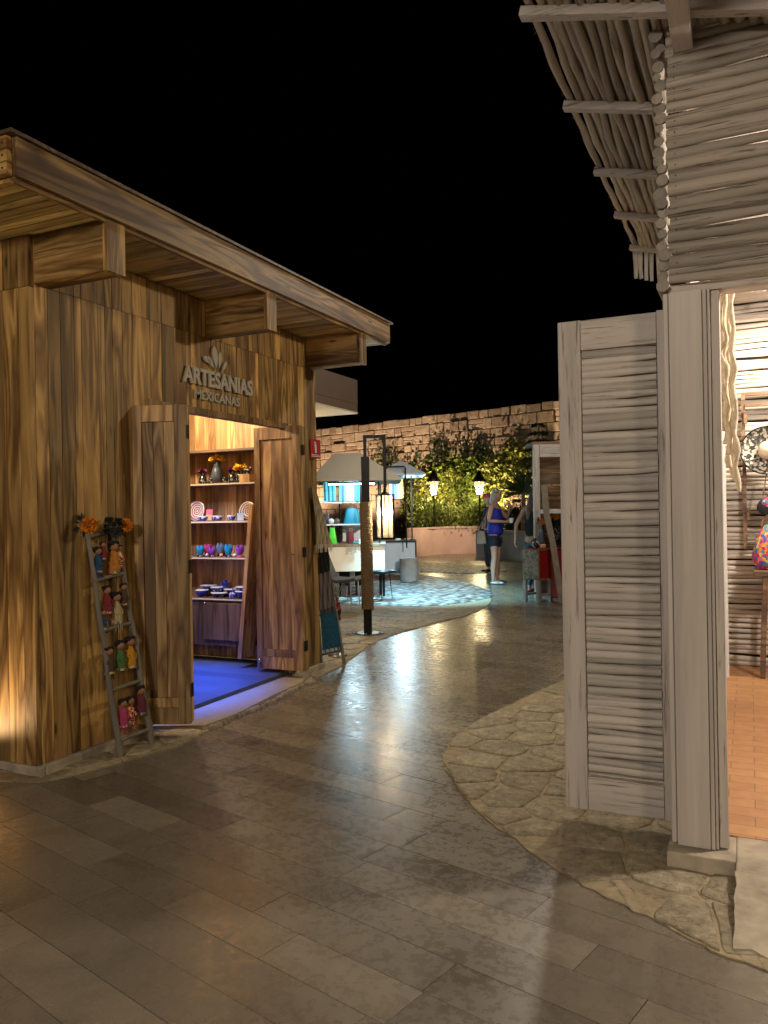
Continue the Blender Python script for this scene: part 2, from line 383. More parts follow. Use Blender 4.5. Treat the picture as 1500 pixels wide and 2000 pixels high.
cob = crom([(-9.5, 10.9), (-6.5, 10.15), (-5.2, 10.15), (-4.3, 10.3), (-3.85, 10.8), (-3.66, 11.6), (-3.8, 12.3), (-4.2, 13.1), (-5.1, 14.3), (-6.3, 15.4), (-8, 16.3), (-10, 16.6)], 6)
struct('cobbled_ground', slab_mesh(wob(cob, .02), .011), M['cobble'])
cob2 = crom([(-9.5, 18.6), (-8.2, 17.2), (-6.6, 16.2), (-5.3, 16.1), (-4.9, 16.8), (-5.3, 17.7), (-6.6, 18.7), (-8.2, 19.4)], 6)
struct('cobbled_path', slab_mesh(cob2, .016), M['cobble'])
def inside(pt, poly):
    x, y = pt; c = False; j = len(poly)-1
    for i in range(len(poly)):
        xi, yi = poly[i]; xj, yj = poly[j]
        if (yi > y) != (yj > y) and x < (xj-xi)*(y-yi)/(yj-yi)+xi: c = not c
        j = i
    return c
def clip(P, a, b):      # keep the side of the bisector of a and b that holds a
    mx, my = (a[0]+b[0])/2, (a[1]+b[1])/2; nx, ny = a[0]-b[0], a[1]-b[1]; out = []
    f = lambda p: (p[0]-mx)*nx+(p[1]-my)*ny
    for i in range(len(P)):
        p, q = P[i-1], P[i]; fp, fq = f(p), f(q)
        if (fp >= 0) != (fq >= 0): t = fp/(fp-fq); out.append((p[0]+(q[0]-p[0])*t, p[1]+(q[1]-p[1])*t))
        if fq >= 0: out.append(q)
    return out
def flagstones(poly, box, cell, z, seed, gap=.007):
    rg = random.Random(seed); S = []
    x0, x1, y0, y1 = box; nx, ny = int((x1-x0)/cell), int((y1-y0)/cell)
    for i in range(nx):
        for j in range(ny): S.append((x0+(i+.5+rg.uniform(-.42, .42))*cell, y0+(j+.5+rg.uniform(-.42, .42))*cell))
    mb = MB()
    for s in S:
        if not inside(s, poly): continue
        P = [(s[0]-cell*1.3, s[1]-cell*1.3), (s[0]+cell*1.3, s[1]-cell*1.3), (s[0]+cell*1.3, s[1]+cell*1.3), (s[0]-cell*1.3, s[1]+cell*1.3)]
        for q in S:
            if q is not s and abs(q[0]-s[0]) < 2.7*cell and abs(q[1]-s[1]) < 2.7*cell:
                P = clip(P, s, q)
                if len(P) < 3: break
        if len(P) < 3: continue
        cx = sum(p[0] for p in P)/len(P); cy = sum(p[1] for p in P)/len(P); R_ = []
        for i in range(len(P)):
            a, b = P[i], P[(i+1) % len(P)]; L = math.hypot(b[0]-a[0], b[1]-a[1]); n = max(1, int(L/.035))
            for k in range(n):
                t = k/n; x, y = a[0]+(b[0]-a[0])*t, a[1]+(b[1]-a[1])*t
                d = math.hypot(x-cx, y-cy)+1e-6; g = gap*rg.uniform(.5, 1.7)+(gap*.9 if k == 0 else 0); R_.append((x-(x-cx)/d*g, y-(y-cy)/d*g))
        if sum(inside(q, poly) for q in R_) < len(R_)*.55: continue
        R2 = []
        for q in R_:
            k = 1.
            while k > .25 and not inside((cx+(q[0]-cx)*(k+.03), cy+(q[1]-cy)*(k+.03)), poly): k -= .04
            R2.append((cx+(q[0]-cx)*k, cy+(q[1]-cy)*k))
        R_ = R2
        n = len(R_); tilt = (rg.uniform(-.012, .012), rg.uniform(-.012, .012)); zh = z+rg.uniform(-.001, .003); r = rg.random()
        f = lambda q, k, dz: (cx+(q[0]-cx)*k, cy+(q[1]-cy)*k, dz+zh+tilt[0]*(q[0]-cx)+tilt[1]*(q[1]-cy))
        vs = [f(q, 1, -.02) for q in R_]+[f(q, 1, -.003) for q in R_]+[f(q, .955, rg.uniform(-.0005, .0015)) for q in R_]+[f(q, .55, rg.uniform(.0, .003)) for q in R_]+[(cx, cy, zh+.002)]
        fs = [(k*n+i, k*n+(i+1) % n, (k+1)*n+(i+1) % n, (k+1)*n+i) for k in range(3) for i in range(n)]+[(3*n+i, 3*n+(i+1) % n, 4*n) for i in range(n)]
        mb.add(vs, fs, r, True)
    return mb
def m_stone():
    t = NT('pitted_flagstone'); tc = t.coord((1, 1, 1), .6); n = t.noise(tc, 22, 8, .75); n2 = t.noise(tc, 5, 5, .65); n3 = t.noise(tc, 70, 4, .7)
    c = t.ramp(n, [(.32, (.12, .092, .055)), (.44, (.32, .265, .17)), (.58, (.46, .39, .265)), (.72, (.64, .57, .42))])
    c = t.mix(.85, c, t.ramp(n2, [(.28, .62), (.68, 1.18)]), 'MULTIPLY'); c = t.mix(.7, c, t.ramp(t.rnd(), [(0, .72), (1, 1.1)]), 'MULTIPLY')
    c = t.mix(t.ramp(n3, [(.32, .7), (.4, 0)]), c, (.08, .06, .04)); t.set(col=c, rough=.62)
    t.bump(t.math('ADD', t.math('MULTIPLY', n, .9), t.math('ADD', t.math('MULTIPLY', n2, .9), t.math('MULTIPLY', n3, .25))), 1., .016); return t.m
M['stone'] = m_stone()
struct('flagstones', flagstones(isl, (-1.9, 1.4, 1.9, 8.4), .25, .010, 5), M['stone'])
struct('flagstones', flagstones(strip, (-4.4, -2.9, 2.4, 9.9), .25, .012, 9), M['stone'])
# floors of the two shops and the slab under the pale shop
mb = MB(); mb.box(-.2, 3, 3.34, 6.92, -.01, .07, 0); struct('terracotta_floor', mb, M['terra'])
t_ = NT('blue_lit_floor_tiles'); b_ = t_.n('TexBrick', i_Vector=t_.coord(), i_Scale=1.)
for k, v in (('Color1', (.07, .095, .14, 1)), ('Color2', (.045, .06, .09, 1)), ('Mortar', (.08, .08, .08, 1))): b_.inputs[k].default_value = v  # blue lamplight put into the tile colours as a slate tint
b_.inputs['Mortar Size'].default_value = .003; b_.inputs['Brick Width'].default_value = .4; b_.inputs['Row Height'].default_value = .16
t_.set(col=b_.outputs['Color'], rough=.45)
mb = MB(); mb.box(-6.0, -3.44, 3.06, 5.84, -.01, .062, 0); struct('kiosk_floor', mb, t_.m)
mb = MB(); mb.prism([(-3.46, 3.84), (-3.12, 4.0), (-3.10, 4.3), (-3.17, 4.9), (-3.19, 5.3), (-3.30, 5.62), (-3.46, 5.62)], -.01, .034)
struct('threshold_path', mb, plain('threshold_limestone', (.30, .26, .20), .55, 0, .15, 8, .2))
mb = MB(); rng = random.Random(5)
for i in range(26):
    y = 4.05+i*.055; x = -3.10-(.07 if y > 4.7 else 0)*(min(1, (y-4.7)/.4) if y > 4.7 else 0)+rng.uniform(-.012, .012); s = rng.uniform(.012, .028)
    mb.lathe([(s*1.15, 0), (s*1.1, .018), (s*.7, .03), (.002, .033)], (x, y, -.002), 7, rng.random(), 1., rng.uniform(.9, 1.5), wob=lambda a, z: 1+.18*math.sin(3*a+i))
struct('pebble_path', mb, plain('broken_stone', (.26, .21, .15), .85, 0, .4, 30, .5))

mb = MB()
mb.box(-.303, -.066, 3.105, 3.34, -.01, .066, .3); mb.box(-.066, 2.9, 3.02, 3.34, -.01, .069, .5)
rg_ = random.Random(2); gz_ = [[rg_.uniform(-.005, .005) for _ in range(90)] for _ in range(16)]
mb.grid(lambda u, v: Vector((-.066+2.966*u+(gz_[3][int(v*10)] if u == 0 else 0), 2.60+.42*v+(gz_[1][int(u*60)]*3 if v == 0 else 0), (.010+.059*v**.8+gz_[int(v*10)][int(u*60)]*(v < 1)))), 60, 10, .5, True, (0, 0, -.03))
slab_ = tag(obj('doorstep', mb, M['limestone'], bevel=.006), 'cream stone doorstep with a notched corner under the pale shop post', 'doorstep')

# ------------------------------------------------------------------ the wooden kiosk
W = -3.385
kiosk = thing('market_kiosk', 'teak plank market kiosk with open folding doors and deep flat roof', 'kiosk', (W, 2.98, 0))
OY0, OY1, OZ = 3.86, 5.46, 2.035          # doorway
mb = MB(); rng = random.Random(11)
def planks_y(mb, y0, y1, z0, z1, x, th, wmin, wmax, rng, seam=None, hole=None):
    y = y0
    while y < y1-.005:
        wv = min(rng.uniform(wmin, wmax), y1-y);
        if y1-(y+wv) < .03: wv = y1-y
        a, b = y+.0018, y+wv-.0018; xo = x + rng.uniform(0, .004)
        segs = [(z0, z1)]
        if hole and b > hole[0] and a < hole[1]:
            if a < hole[0]-.02: b = hole[0]; wv = b-y+.0012
            elif b > hole[1]+.02 and a < hole[1]:
                b = hole[1]; wv = b-y+.0012; segs = [(hole[2], z1)]
            else: segs = [(hole[2], z1)]
        for s0, s1 in segs:
            cuts = [s0]+([seam] if seam and s0 < seam < s1 else [])+[s1]
            for c0, c1 in zip(cuts[:-1], cuts[1:]):
                mb.box(xo-th, xo, a, b, c0+.0012, c1-.0012, rng.random())
        y += wv
planks_y(mb, 2.985, 5.93, .058, 2.826, W, .03, .045, .125, rng, 2.575, (OY0, OY1, OZ))
obj('plank_wall', mb, M['teak_z'], kiosk)
mb = MB(); x = -3.42
rng = random.Random(21)
x = -6.0; xs = []
while x < -3.42:
    wv = min(rng.uniform(.07, .13), -3.386-x)
    if -3.386-(x+wv) < .04: wv = -3.386-x
    mb.box(x+.0012, x+wv-.0012, 2.955, 2.984+rng.uniform(0, .003), .058, 2.56, rng.random()); mb.box(x+.0012, x+wv-.0012, 2.955, 2.984, 2.563, 2.826, rng.random()); x += wv
obj('side_wall', mb, M['teak_z'], kiosk)
mb = MB()
mb.box(-6.0, W-.034, 2.99, 3.02, .06, 2.82, .4); mb.box(-6.0, W-.002, 5.87, 5.93, .06, 2.82, .3)
mb.box(-6.03, -6.0, 2.99, 5.93, .06, 2.82, .5)
mb.box(W-.05, W-.034, 3.0, OY0, .06, 2.82, .5); mb.box(W-.05, W-.034, OY1, 5.87, .06, 2.82, .5); mb.box(W-.05, W-.034, OY0, OY1, OZ+.02, 2.82, .5)
mb.box(-5.99, W-.06, 3.03, 5.86, 2.50, 2.53, .6)
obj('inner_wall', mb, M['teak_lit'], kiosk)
mb = MB()  # planks lining the far wall, seen through the door
x = -6.0; rng = random.Random(4)
while x < -3.5:
    wv = rng.uniform(.08, .13); mb.box(x, x+wv-.002, 5.845, 5.868, .07, 2.5, rng.random()); x += wv
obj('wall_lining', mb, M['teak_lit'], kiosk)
mb = MB(); mb.box(W-.06, W+.012, OY0-.05, OY0, .06, OZ+.045, .2); mb.box(W-.06, W+.012, OY1, OY1+.05, .06, OZ+.045, .5); mb.box(W-.06, W+.010, OY0, OY1, OZ, OZ+.043, .1)
obj('door_frame', mb, M['teak_z'], kiosk)
mb = MB()  # plinth of stone all round, bevelled
mb.box(-6.05, W+.030, 2.945, 2.983, -.01, .056, .3); obj('plinth', mb, M['limestone'], kiosk, bevel=.008)
for y0, y1 in ((2.985, OY0-.06), (OY1+.06, 5.95)): mb = MB(); mb.box(W-.03, W+.032, y0, y1, -.01, .057, .5); obj('plinth', mb, M['limestone'], kiosk, bevel=.008)
# roof
mb = MB(); XO = -2.845
mb.box(XO-.028, XO, 2.43, 6.32, 2.832, 3.0, .62)
fo = obj('fascia_board', mb, teak('teak_fascia', 'y', (.30, .185, .075), (.18, .098, .034), (.05, .022, .008)), kiosk, bevel=.003)
mb = MB(); mb.box(-6.3, XO-.03, 2.402, 2.43, 2.835, 2.886, .8); mb.box(-6.3, XO-.03, 2.402, 2.43, 2.889, 2.942, .55); mb.box(-6.3, XO-.03, 2.402, 2.43, 2.945, 3.0, .9)
obj('fascia_board', mb, M['teak_x'], kiosk)
mb = MB(); mb.box(-6.3, XO-.03, 6.322, 6.35, 2.835, 3.0, .4); obj('fascia_board', mb, M['teak_x'], kiosk)
for i in range(3):
    mb = MB(); n0 = len(mb.v); mb.lathe([(.005, 0), (.005, .002), (.001, .003)], (0, 0, 0), 8, .1)
    for k in range(n0, len(mb.v)): q = mb.v[k]; mb.v[k] = (XO-.055+q[0], 2.4015-q[2], 2.862+i*.055+q[1])
    obj('screw', mb, M['iron'], kiosk)
mb = MB(); y = 2.44; rng = random.Random(8)
while y < 6.31:
    wv = .062; mb.box(-6.28, XO-.03, y+.003, y+wv-.003, 2.833, 2.848, rng.random()); y += wv
obj('soffit', mb, M['soffit'], kiosk)
mb = MB(); mb.box(-6.28, XO-.03, 2.435, 6.318, 2.850, 2.99, .1); mb.box(-6.3, XO+.015, 2.39, 6.36, 3.002, 3.018, .2)
obj('roof', mb, M['walnut'], kiosk)
mb = MB(); mb.box(XO-.05, XO-.031, 2.45, 6.3, 2.812, 2.832, .1); mb.box(-6.2, XO-.055, 2.436, 2.47, 2.815, 2.832, .9)
obj('soffit_trim', mb, M['teak_y'], kiosk)
for (y0, y1) in ((2.984, 3.102), (4.42, 4.52), (5.775, 5.893)):
    mb = MB(); xb = -2.873
    mb.box(W+.005, xb-.03, y0, y1, 2.578, 2.704, None); mb.box(W+.005, xb-.03, y0, y1, 2.706, 2.829, None)
    br = obj('roof_bracket', mb, M['teak_x'], kiosk)
    mb = MB(); mb.box(xb-.028, xb, y0-.004, y1+.004, 2.575, 2.831, None)
    obj('end_board', mb, M['teak_z'], br)
# folding doors
def leaf_panel(mb, x0, x1, y, z0, z1, th=.042):
    st = .07*(x1-x0)/.4+.0; rb, rt = .16, .10
    mb.box(x0, x0+.055, y, y+th, z0, z1, None); mb.box(x1-.07, x1, y, y+th, z0, z1, None)
    mb.box(x0+.056, x1-.071, y, y+th, z0, z0+rb*.62, None); mb.box(x0+.056, x1-.071, y+.001, y+th, z0+rb*.62+.002, z0+rb, None); mb.box(x0+.056, x1-.071, y, y+th, z1-rt, z1, None)
    n = 3; w_ = (x1-.071-x0-.056)/n
    for i in range(n): mb.box(x0+.056+i*w_+.001, x0+.056+(i+1)*w_-.001, y+.012, y+th-.01, z0+rb+.001, z1-rt-.001, None)
def door(ang, ox, oy, wd_, z1, sgn):
    m = Matrix.Translation((ox, oy, 0)) @ Matrix.Rotation(ang, 4, 'Z')
    a = MB(); leaf_panel(a, -wd_, 0, 0, .09, z1); leaf_panel(a, -wd_, 0, .046, .092, z1-.004)
    a.v = [tuple(m @ Vector(v)) for v in a.v]; d = obj('folding_door', a, M['teak_door'], kiosk, bevel=.002)
    for z in (.25, 1.0, 1.82):
        a = MB(); a.box(.0005, .004, .018, .072, z, z+.08, .3); a.tube([(.006, .045, z), (.006, .045, z+.08)], .006, 8, .3)
        a.v = [tuple(m @ Vector(v)) for v in a.v]; obj('hinge', a, M['iron'], d)
    a = MB()
    if sgn > 0:
        a.lathe([(.020, 0), (.022, .01), (.016, .022), (.001, .026)], (0, 0, 0), 14, .2)
        a.v = [(-wd_+.03+v[0], -.001-v[2], .15+v[1]) for v in a.v]
        a.tube([(-wd_+.03, -.02, .15), (-wd_+.03, -.02, .08)], .006, 8, .2)
        h_ = MB(); h_.box(-.10, -.06, -.012, 0, 1.02, 1.03, .2); h_.v = [tuple(m @ Vector(v)) for v in h_.v]; obj('door_handle', h_, M['steel'], d)
    else: a.box(-.075, -.068, -.006, 0, .98, 1.10, .2)
    a.v = [tuple(m @ Vector(v)) for v in a.v]; obj('door_bolt' if sgn > 0 else 'door_handle', a, M['steel'], d)
    return d
door(R(22), -3.082, 3.812, .325, 2.02, -1)
door(R(-1), -3.246, 5.415, .44, 2.055, 1)

# sign lettering over the door
def text_mb(s, size, bold, ext, m, sx=1.):
    cu = bpy.data.curves.new('letters', 'FONT'); cu.body = s; cu.size = size; cu.extrude = ext; cu.offset = bold; cu.resolution_u = 4
    o = bpy.data.objects.new('letters', cu); C.objects.link(o); bpy.context.view_layer.update()
    me = bpy.data.meshes.new_from_object(o.evaluated_get(bpy.context.evaluated_depsgraph_get()))
    mb = MB(); xs = [v.co.x for v in me.vertices]; x0, x1 = min(xs), max(xs)
    mb.add([m @ Vector(((v.co.x-x0)*sx, v.co.y, v.co.z)) for v in me.vertices], [tuple(p.vertices) for p in me.polygons])
    bpy.data.objects.remove(o); bpy.data.meshes.remove(me); return mb, (x1-x0)
def fit_text(s, bold, ext, y0, y1, z0, h, x):
    m0 = Matrix(); _, wd0 = text_mb(s, h/.70, bold, ext, m0)
    B = Matrix(((0, 0, 1, x), (1, 0, 0, y0), (0, 1, 0, z0), (0, 0, 0, 1)))
    return text_mb(s, h/.70, bold, ext, B, (y1-y0)/wd0)[0]
sign = thing('shop_sign', 'raised pale lettering and flower emblem above the kiosk doorway', 'sign', (W, 4.54, 2.2))
obj('lettering', fit_text('ARTESANIAS', .0045, .007, 4.15, 4.945, 2.236, .107, W+.019), M['signw'], sign)
obj('lettering', fit_text('MEXICANAS', .0015, .006, 4.275, 4.785, 2.138, .06, W+.014), M['signw'], sign)
for (dy, dz, ln, wd_, an) in ((-.02, .0, .155, .034, -10), (.015, .005, .12, .022, 5), (-.05, -.005, .10, .020, -42), (-.085, .02, .085, .020, -62), (.05, -.01, .09, .016, 32)):
    mb = MB(); n = 9; P_ = []
    for i in range(n+1):
        t = i/n; P_.append((wd_*math.sin(math.pi*t)**.8*(.55+.6*t), ln*t))
    out = P_+[(-a, b) for a, b in P_[::-1][1:-1]]
    c_, s_ = math.cos(R(an)), math.sin(R(an))
    yz = [(4.53+dy+a*c_+b*s_, 2.375+dz-a*s_+b*c_) for a, b in out]; k = len(yz)
    mb.add([(W+.010, a, b) for a, b in yz]+[(W+.024, a, b) for a, b in yz], [tuple(range(k)), tuple(range(k, 2*k))]+[(i, (i+1) % k, k+(i+1) % k, k+i) for i in range(k)])
    obj('petal', mb, M['signw'], sign)
# red extinguisher sign
a, b = PX(604, 857, W), PX(624, 897, W)
fs = thing('safety_sign', 'small red extinguisher sign at the far end of the kiosk wall', 'sign', (W, a.y, b.z))
mb = MB(); mb.box(W+.006, W+.012, a.y, b.y, b.z, a.z, 0); obj('panel', mb, plain('sign_red', (.42, .03, .04), .4, 0, .05), fs)
ym = (a.y+b.y)/2; h = a.z-b.z; mb = MB()
mb.box(W+.013, W+.015, ym-.016, ym+.012, b.z+.30*h, b.z+.72*h, 0); mb.box(W+.013, W+.015, ym-.008, ym+.004, b.z+.72*h, b.z+.82*h, 0)
mb.box(W+.013, W+.015, ym-.03, ym-.004, b.z+.82*h, b.z+.87*h, 0); mb.box(W+.013, W+.015, ym-.03, ym-.024, b.z+.62*h, b.z+.82*h, 0)
obj('pictogram', mb, M['white'], fs)
mb = MB(); mb.box(W+.013, W+.0145, a.y+.012, b.y-.012, b.z+.10*h, b.z+.14*h, 0); mb.box(W+.013, W+.0145, a.y+.012, b.y-.03, b.z+.18*h, b.z+.21*h, 0); obj('caption_bar', mb, M['white'], fs)
# uplight at the corner
ul = thing('uplight', 'small metal ground uplight washing the kiosk side wall', 'lamp', (-3.80, 2.80, 0))
mb = MB(); mb.lathe([(.05, 0), (.055, .02), (.045, .10), (.040, .12), (.036, .12), (.03, .09)], (-3.80, 2.80, .005), 18, .2); obj('housing', mb, M['black'], ul)
mb = MB(); mb.lathe([(.03, .0), (.03, .004), (.001, .006)], (-3.80, 2.80, .095), 14, .2); obj('lens', mb, M['bulb2'], ul)
# second building behind: only the end of its roof shows
nb = thing('neighbour_kiosk', 'roof end of another wooden kiosk just behind the teak kiosk', 'kiosk', (-5, 6.7, 0))
mb = MB(); mb.box(-7.5, -3.6, 6.15, 7.165, 2.45, 2.694, .4); obj('roof', mb, plain('roof_board_brown', (.12, .075, .045), .6, 0, .2, 3), nb)
mb = MB(); mb.box(-7.5, -3.6, 6.15, 7.165, 2.352, 2.368, .4); obj('lit_soffit', mb, M['cream'], nb)
mb = MB(); mb.box(-3.632, -3.602, 6.15, 7.163, 2.37, 2.449, .4); mb.box(-7.5, -3.632, 7.12, 7.163, 2.37, 2.449, .4); obj('fascia_board', mb, plain('roof_board_brown', (.12, .075, .045), .6, 0, .2, 3), nb)
mb = MB(); mb.box(-7.2, -5.2, 6.2, 6.95, .0, 2.351, .5); obj('plank_wall', mb, M['teak_z'], nb)
lamp('neighbour_light', 'POINT', (-4.3, 6.75, 1.9), 9, WARM2, .05)
# ------------------------------------------------------------------ the pale shop on the right
shop = thing('pale_stick_shop', 'whitewashed shop walled and roofed with crooked sticks', 'shop', (-.2, 3.17, 0))
def stick(mb, a, b, r, rng, n=7, amp=.006, seg=8, flat=1., taper=.12):
    a = Vector(a); b = Vector(b); d = (b-a); L = d.length; k = max(3, int(L/(.09 if L < 1.2 else .16)))
    p1, p2 = rng.uniform(0, 9), rng.uniform(0, 9); s = rng.uniform(.5, 1.2); pts = []; rad = []
    up = Vector((0, 0, 1)) if abs(d.normalized().z) < .9 else Vector((0, 1, 0)); x = d.normalized().cross(up).normalized(); y = x.cross(d.normalized())
    jx, jy = 0, 0
    for i in range(k+1):
        t = i/k
        jx = .55*jx+rng.gauss(0, amp*.5); jy = .55*jy+rng.gauss(0, amp*.5)
        o = x*(amp*math.sin(p1+t*L*5*s)*.7+jx) + y*(amp*math.sin(p2+t*L*4*s)*.7+jy)
        pts.append(a+d*t+o); rad.append(r*(1+.12*math.sin(p1*2+t*L*7)-taper*(t-.5)+rng.uniform(-.07, .07)))
    mb.tube(pts, rad, n, rng.random(), True, flat)
rng = random.Random(31)
# sticks over the doorway, side wall sticks whose ends show at the corner
mb = MB(); z = 2.21
while z < 3.20:
    r = rng.uniform(.0175, .0265); x1 = 2.4
    stick(mb, (-.262+rng.uniform(-.006, .006), 3.19, z), (x1, 3.19, z+rng.uniform(-.012, .012)), r, rng, 9, .0045, flat=.8); z += 2*r*rng.uniform(.93, 1.03)
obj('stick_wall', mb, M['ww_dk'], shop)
for i in range(24):
    zz = 2.23+i*.041
    mb = MB(); n0 = len(mb.v); mb.lathe([(.0022, 0), (.0022, .002), (.0005, .003)], (0, 0, 0), 6, 0)
    for k in range(n0, len(mb.v)): q = mb.v[k]; mb.v[k] = (-.235+rng.uniform(-.0, .0)+q[0], 3.166-q[2], zz+q[1])
    obj('nail', mb, M['iron'], shop)
mb = MB(); z = 2.19
while z < 3.16:
    r = rng.uniform(.016, .024); y0 = 3.178+rng.uniform(-.012, .02)
    stick(mb, (-.292+rng.uniform(-.006, .006), y0, z), (-.292, 6.95, z+rng.uniform(-.03, .03)), r, rng, 9, .006); z += 2*r*rng.uniform(.95, 1.06)
z = .1
while z < 2.16:
    r = rng.uniform(.018, .027); stick(mb, (-.245, 3.50, z), (-.245, 6.95, z+rng.uniform(-.02, .02)), r, rng, 8, .006); z += 2*r*rng.uniform(.95, 1.06)
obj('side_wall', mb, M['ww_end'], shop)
# corner post, inner stile, head beam
mb = MB(); mb.box(-.269, -.152, 3.172, 3.33, .068, 2.163, .55); mb.box(-.150, -.136, 3.170, 3.33, .070, 2.163, .3); mb.box(-.134, -.124, 3.178, 3.33, .07, 2.163, .15); mb.box(-.290, -.271, 3.184, 3.33, .072, 2.163, .4)
obj('corner_post', mb, M['ww_zp'], shop, bevel=.003)
mb = MB(); mb.box(-.122, -.092, 3.20, 3.30, .07, 2.158, .35); obj('door_jamb', mb, M['ww_z'], shop, bevel=.003)
mb = MB(); mb.box(-.27, 2.4, 3.215, 3.32, 2.166, 2.20, .5); obj('head_beam', mb, M['ww_x'], shop)
# louvred leaf hinged on the corner
mb = MB(); ly = 3.411; X0, X1 = -.742, -.292
mb.box(X0, X0+.095, ly, ly+.045, .062, 2.154, .45); mb.box(X1-.045, X1, ly, ly+.045, .062, 2.158, .5)
lf = obj('door_leaf', mb, M['ww_z'], shop, bevel=.003)
for z0, z1 in ((.064, .205), (2.025, 2.152)): mb = MB(); mb.box(X0+.0965, X1-.0465, ly+.002, ly+.045, z0, z1, .55); obj('rail', mb, M['ww_x'], lf, bevel=.002)
mb = MB(); z = .222; rng = random.Random(77)
while z < 2.02:
    r = min(rng.uniform(.0125, .0215), (2.024-z)/2+.004)
    stick(mb, (X0+.099, ly+.022, z+r*.9), (X1-.049, ly+.022, z+r*.9+rng.uniform(-.007, .007)), r, rng, 10, .003, flat=.85); z += 2*r*rng.uniform(.90, 1.02)
obj('slat_panel', mb, M['ww_slat'], lf)
mb = MB(); mb.box(X0+.1, X1-.05, ly+.034, ly+.042, .21, 2.02, .2); obj('backing_board', mb, M['ww_x'], lf)
# inside: back wall of sticks, ceiling
mb = MB(); z = .09; rng = random.Random(5)
while z < 2.95:
    r = rng.uniform(.015, .022); stick(mb, (-.235, 6.93, z), (2.6, 6.93, z+rng.uniform(-.012, .012)), r, rng, 7, .005, flat=.8); z += 2*r*rng.uniform(1.0, 1.14)
obj('back_wall', mb, M['ww_x'], shop)
mb = MB(); mb.box(-.25, 2.6, 6.96, 7.0, .0, 3.0, .5); obj('back_board', mb, M['dark'], shop)
mb = MB(); mb.box(-.215, -.20, 3.34, 6.9, .07, 2.95, .5); obj('side_lining', mb, M['ww_y'], shop)
mb = MB(); mb.box(-.199, -.160, 6.42, 6.47, .07, 1.93, .9); mb.box(-.198, -.168, 6.60, 6.63, .07, 2.0, .8); obj('inner_post', mb, M['white'], shop)
# roof rising outwards: battens across, crooked sticks lengthways
def rz(x): return 3.3-.255*(x+.775)
rng = random.Random(91); YB = (3.05, 3.84, 4.66, 5.41, 6.14)
mb = MB()
for i, x in enumerate(np.arange(-.755, 1.9, .0415)):
    y = 2.2
    xx = x+rng.uniform(-.005, .005); r = rng.uniform(.0165, .0205); yy = 1.9
    stick(mb, (xx, yy, rz(xx)+.028), (xx+rng.uniform(-.008, .008), 6.24, rz(xx)+.028), r, rng, 8, .0075)
rf = obj('roof_sticks', mb, M['ww_dky'], shop)
mb = MB(); mb.grid(lambda u, v: Vector((-.70+u*2.7, 1.9+v*4.32, rz(-.70+u*2.7)+.055)), 2, 2, .2, False, (0, 0, .01)); obj('roof_sheet', mb, M['ww_y'], shop)
for y in (2.25,)+YB:
    mb = MB(); a = Vector((-.785, y, rz(-.785)-.006)); b = Vector((1.9, y, rz(1.9)-.006)); mb.bar(a, b, .05, .038, None)
    obj('batten', mb, M['ww_x'], shop, bevel=.003)
mb = MB(); a = Vector((-.20, 1.9, rz(-.2)-.062)); mb.bar(a, (-.20, 3.165, rz(-.2)-.062), .07, .07, .6); obj('rafter', mb, M['ww_y'], shop, bevel=.004)
mb = MB()
for i, x in enumerate(np.arange(-.765, .3, .042)):
    stick(mb, (x, 6.25, rz(x)+.035), (x+rng.uniform(-.006, .006), 6.27, rz(x)-.20+rng.uniform(-.01, .01)), .0165, rng, 8, .004)
obj('eave_fringe', mb, plain('cool_lit_sticks', (.68, .66, .60), .6, 0, .15, 20), shop)  # cool stall light put into the pale stick colour
mb = MB()  # dry thatch ends over the outer edge
for i in range(420):
    y = rng.uniform(2.2, 6.2); x = -.775+rng.uniform(-.004, .02); d = Vector((-rng.uniform(.0, .018), rng.uniform(-.03, .03), -rng.uniform(-.01, .012)))
    p = Vector((x, y, rz(x)+.045)); mb.tube([p, p+d], [.0022, .0008], 4, .5, False)
obj('thatch_edge', mb, M['rope'], shop)['kind'] = 'stuff'
# eave lamp body
el = thing('eave_lamp', 'small dark eave lamp on the far side of the stick roof', 'lamp', (-.46, 5.9, 3.06))
mb = MB(); mb.lathe([(.035, 0), (.035, .10), (.03, .11), (.001, .11)], (-.46, 5.9, 3.055), 14, .3); mb.tube([(-.46, 5.9, 3.16), (-.46, 5.9, 3.23)], .008, 6, .2); obj('housing', mb, M['black'], el)
# hanging macrame just inside
mac = thing('macrame_hanging', 'thick cream rope hanging gathered beside the shop doorway', 'wall hanging', (-.17, 3.6, 2.1))
rng = random.Random(6)
for k in range(7):
    mb = MB(); xo = -.085-.028*0+.014*k-.03; pts = []; rad = []
    top = Vector((-.155+.016*k, 3.75+.05*(k % 3), 2.34)); n = 26; ln = .60+.055*k
    for i in range(n+1):
        t = i/n; pts.append(top+Vector((.006*math.sin(i*1.3+k)+.05*t*t*(.7 if k < 4 else .25), .008*math.cos(i*1.1+k*2), -ln*t))); rad.append(.0115+.0035*math.sin(i*1.9+k))
    mb.tube(pts, rad, 8, rng.random()); obj('strand', mb, plain('cream_rope', (.62, .54, .40), .85, 0, .2, 50, .7), mac)
mb = MB(); mb.tube([(-.19, 3.8, 2.35), (.02, 3.8, 2.35)], .012, 8, .4); obj('rod', mb, M['walnut'], mac)
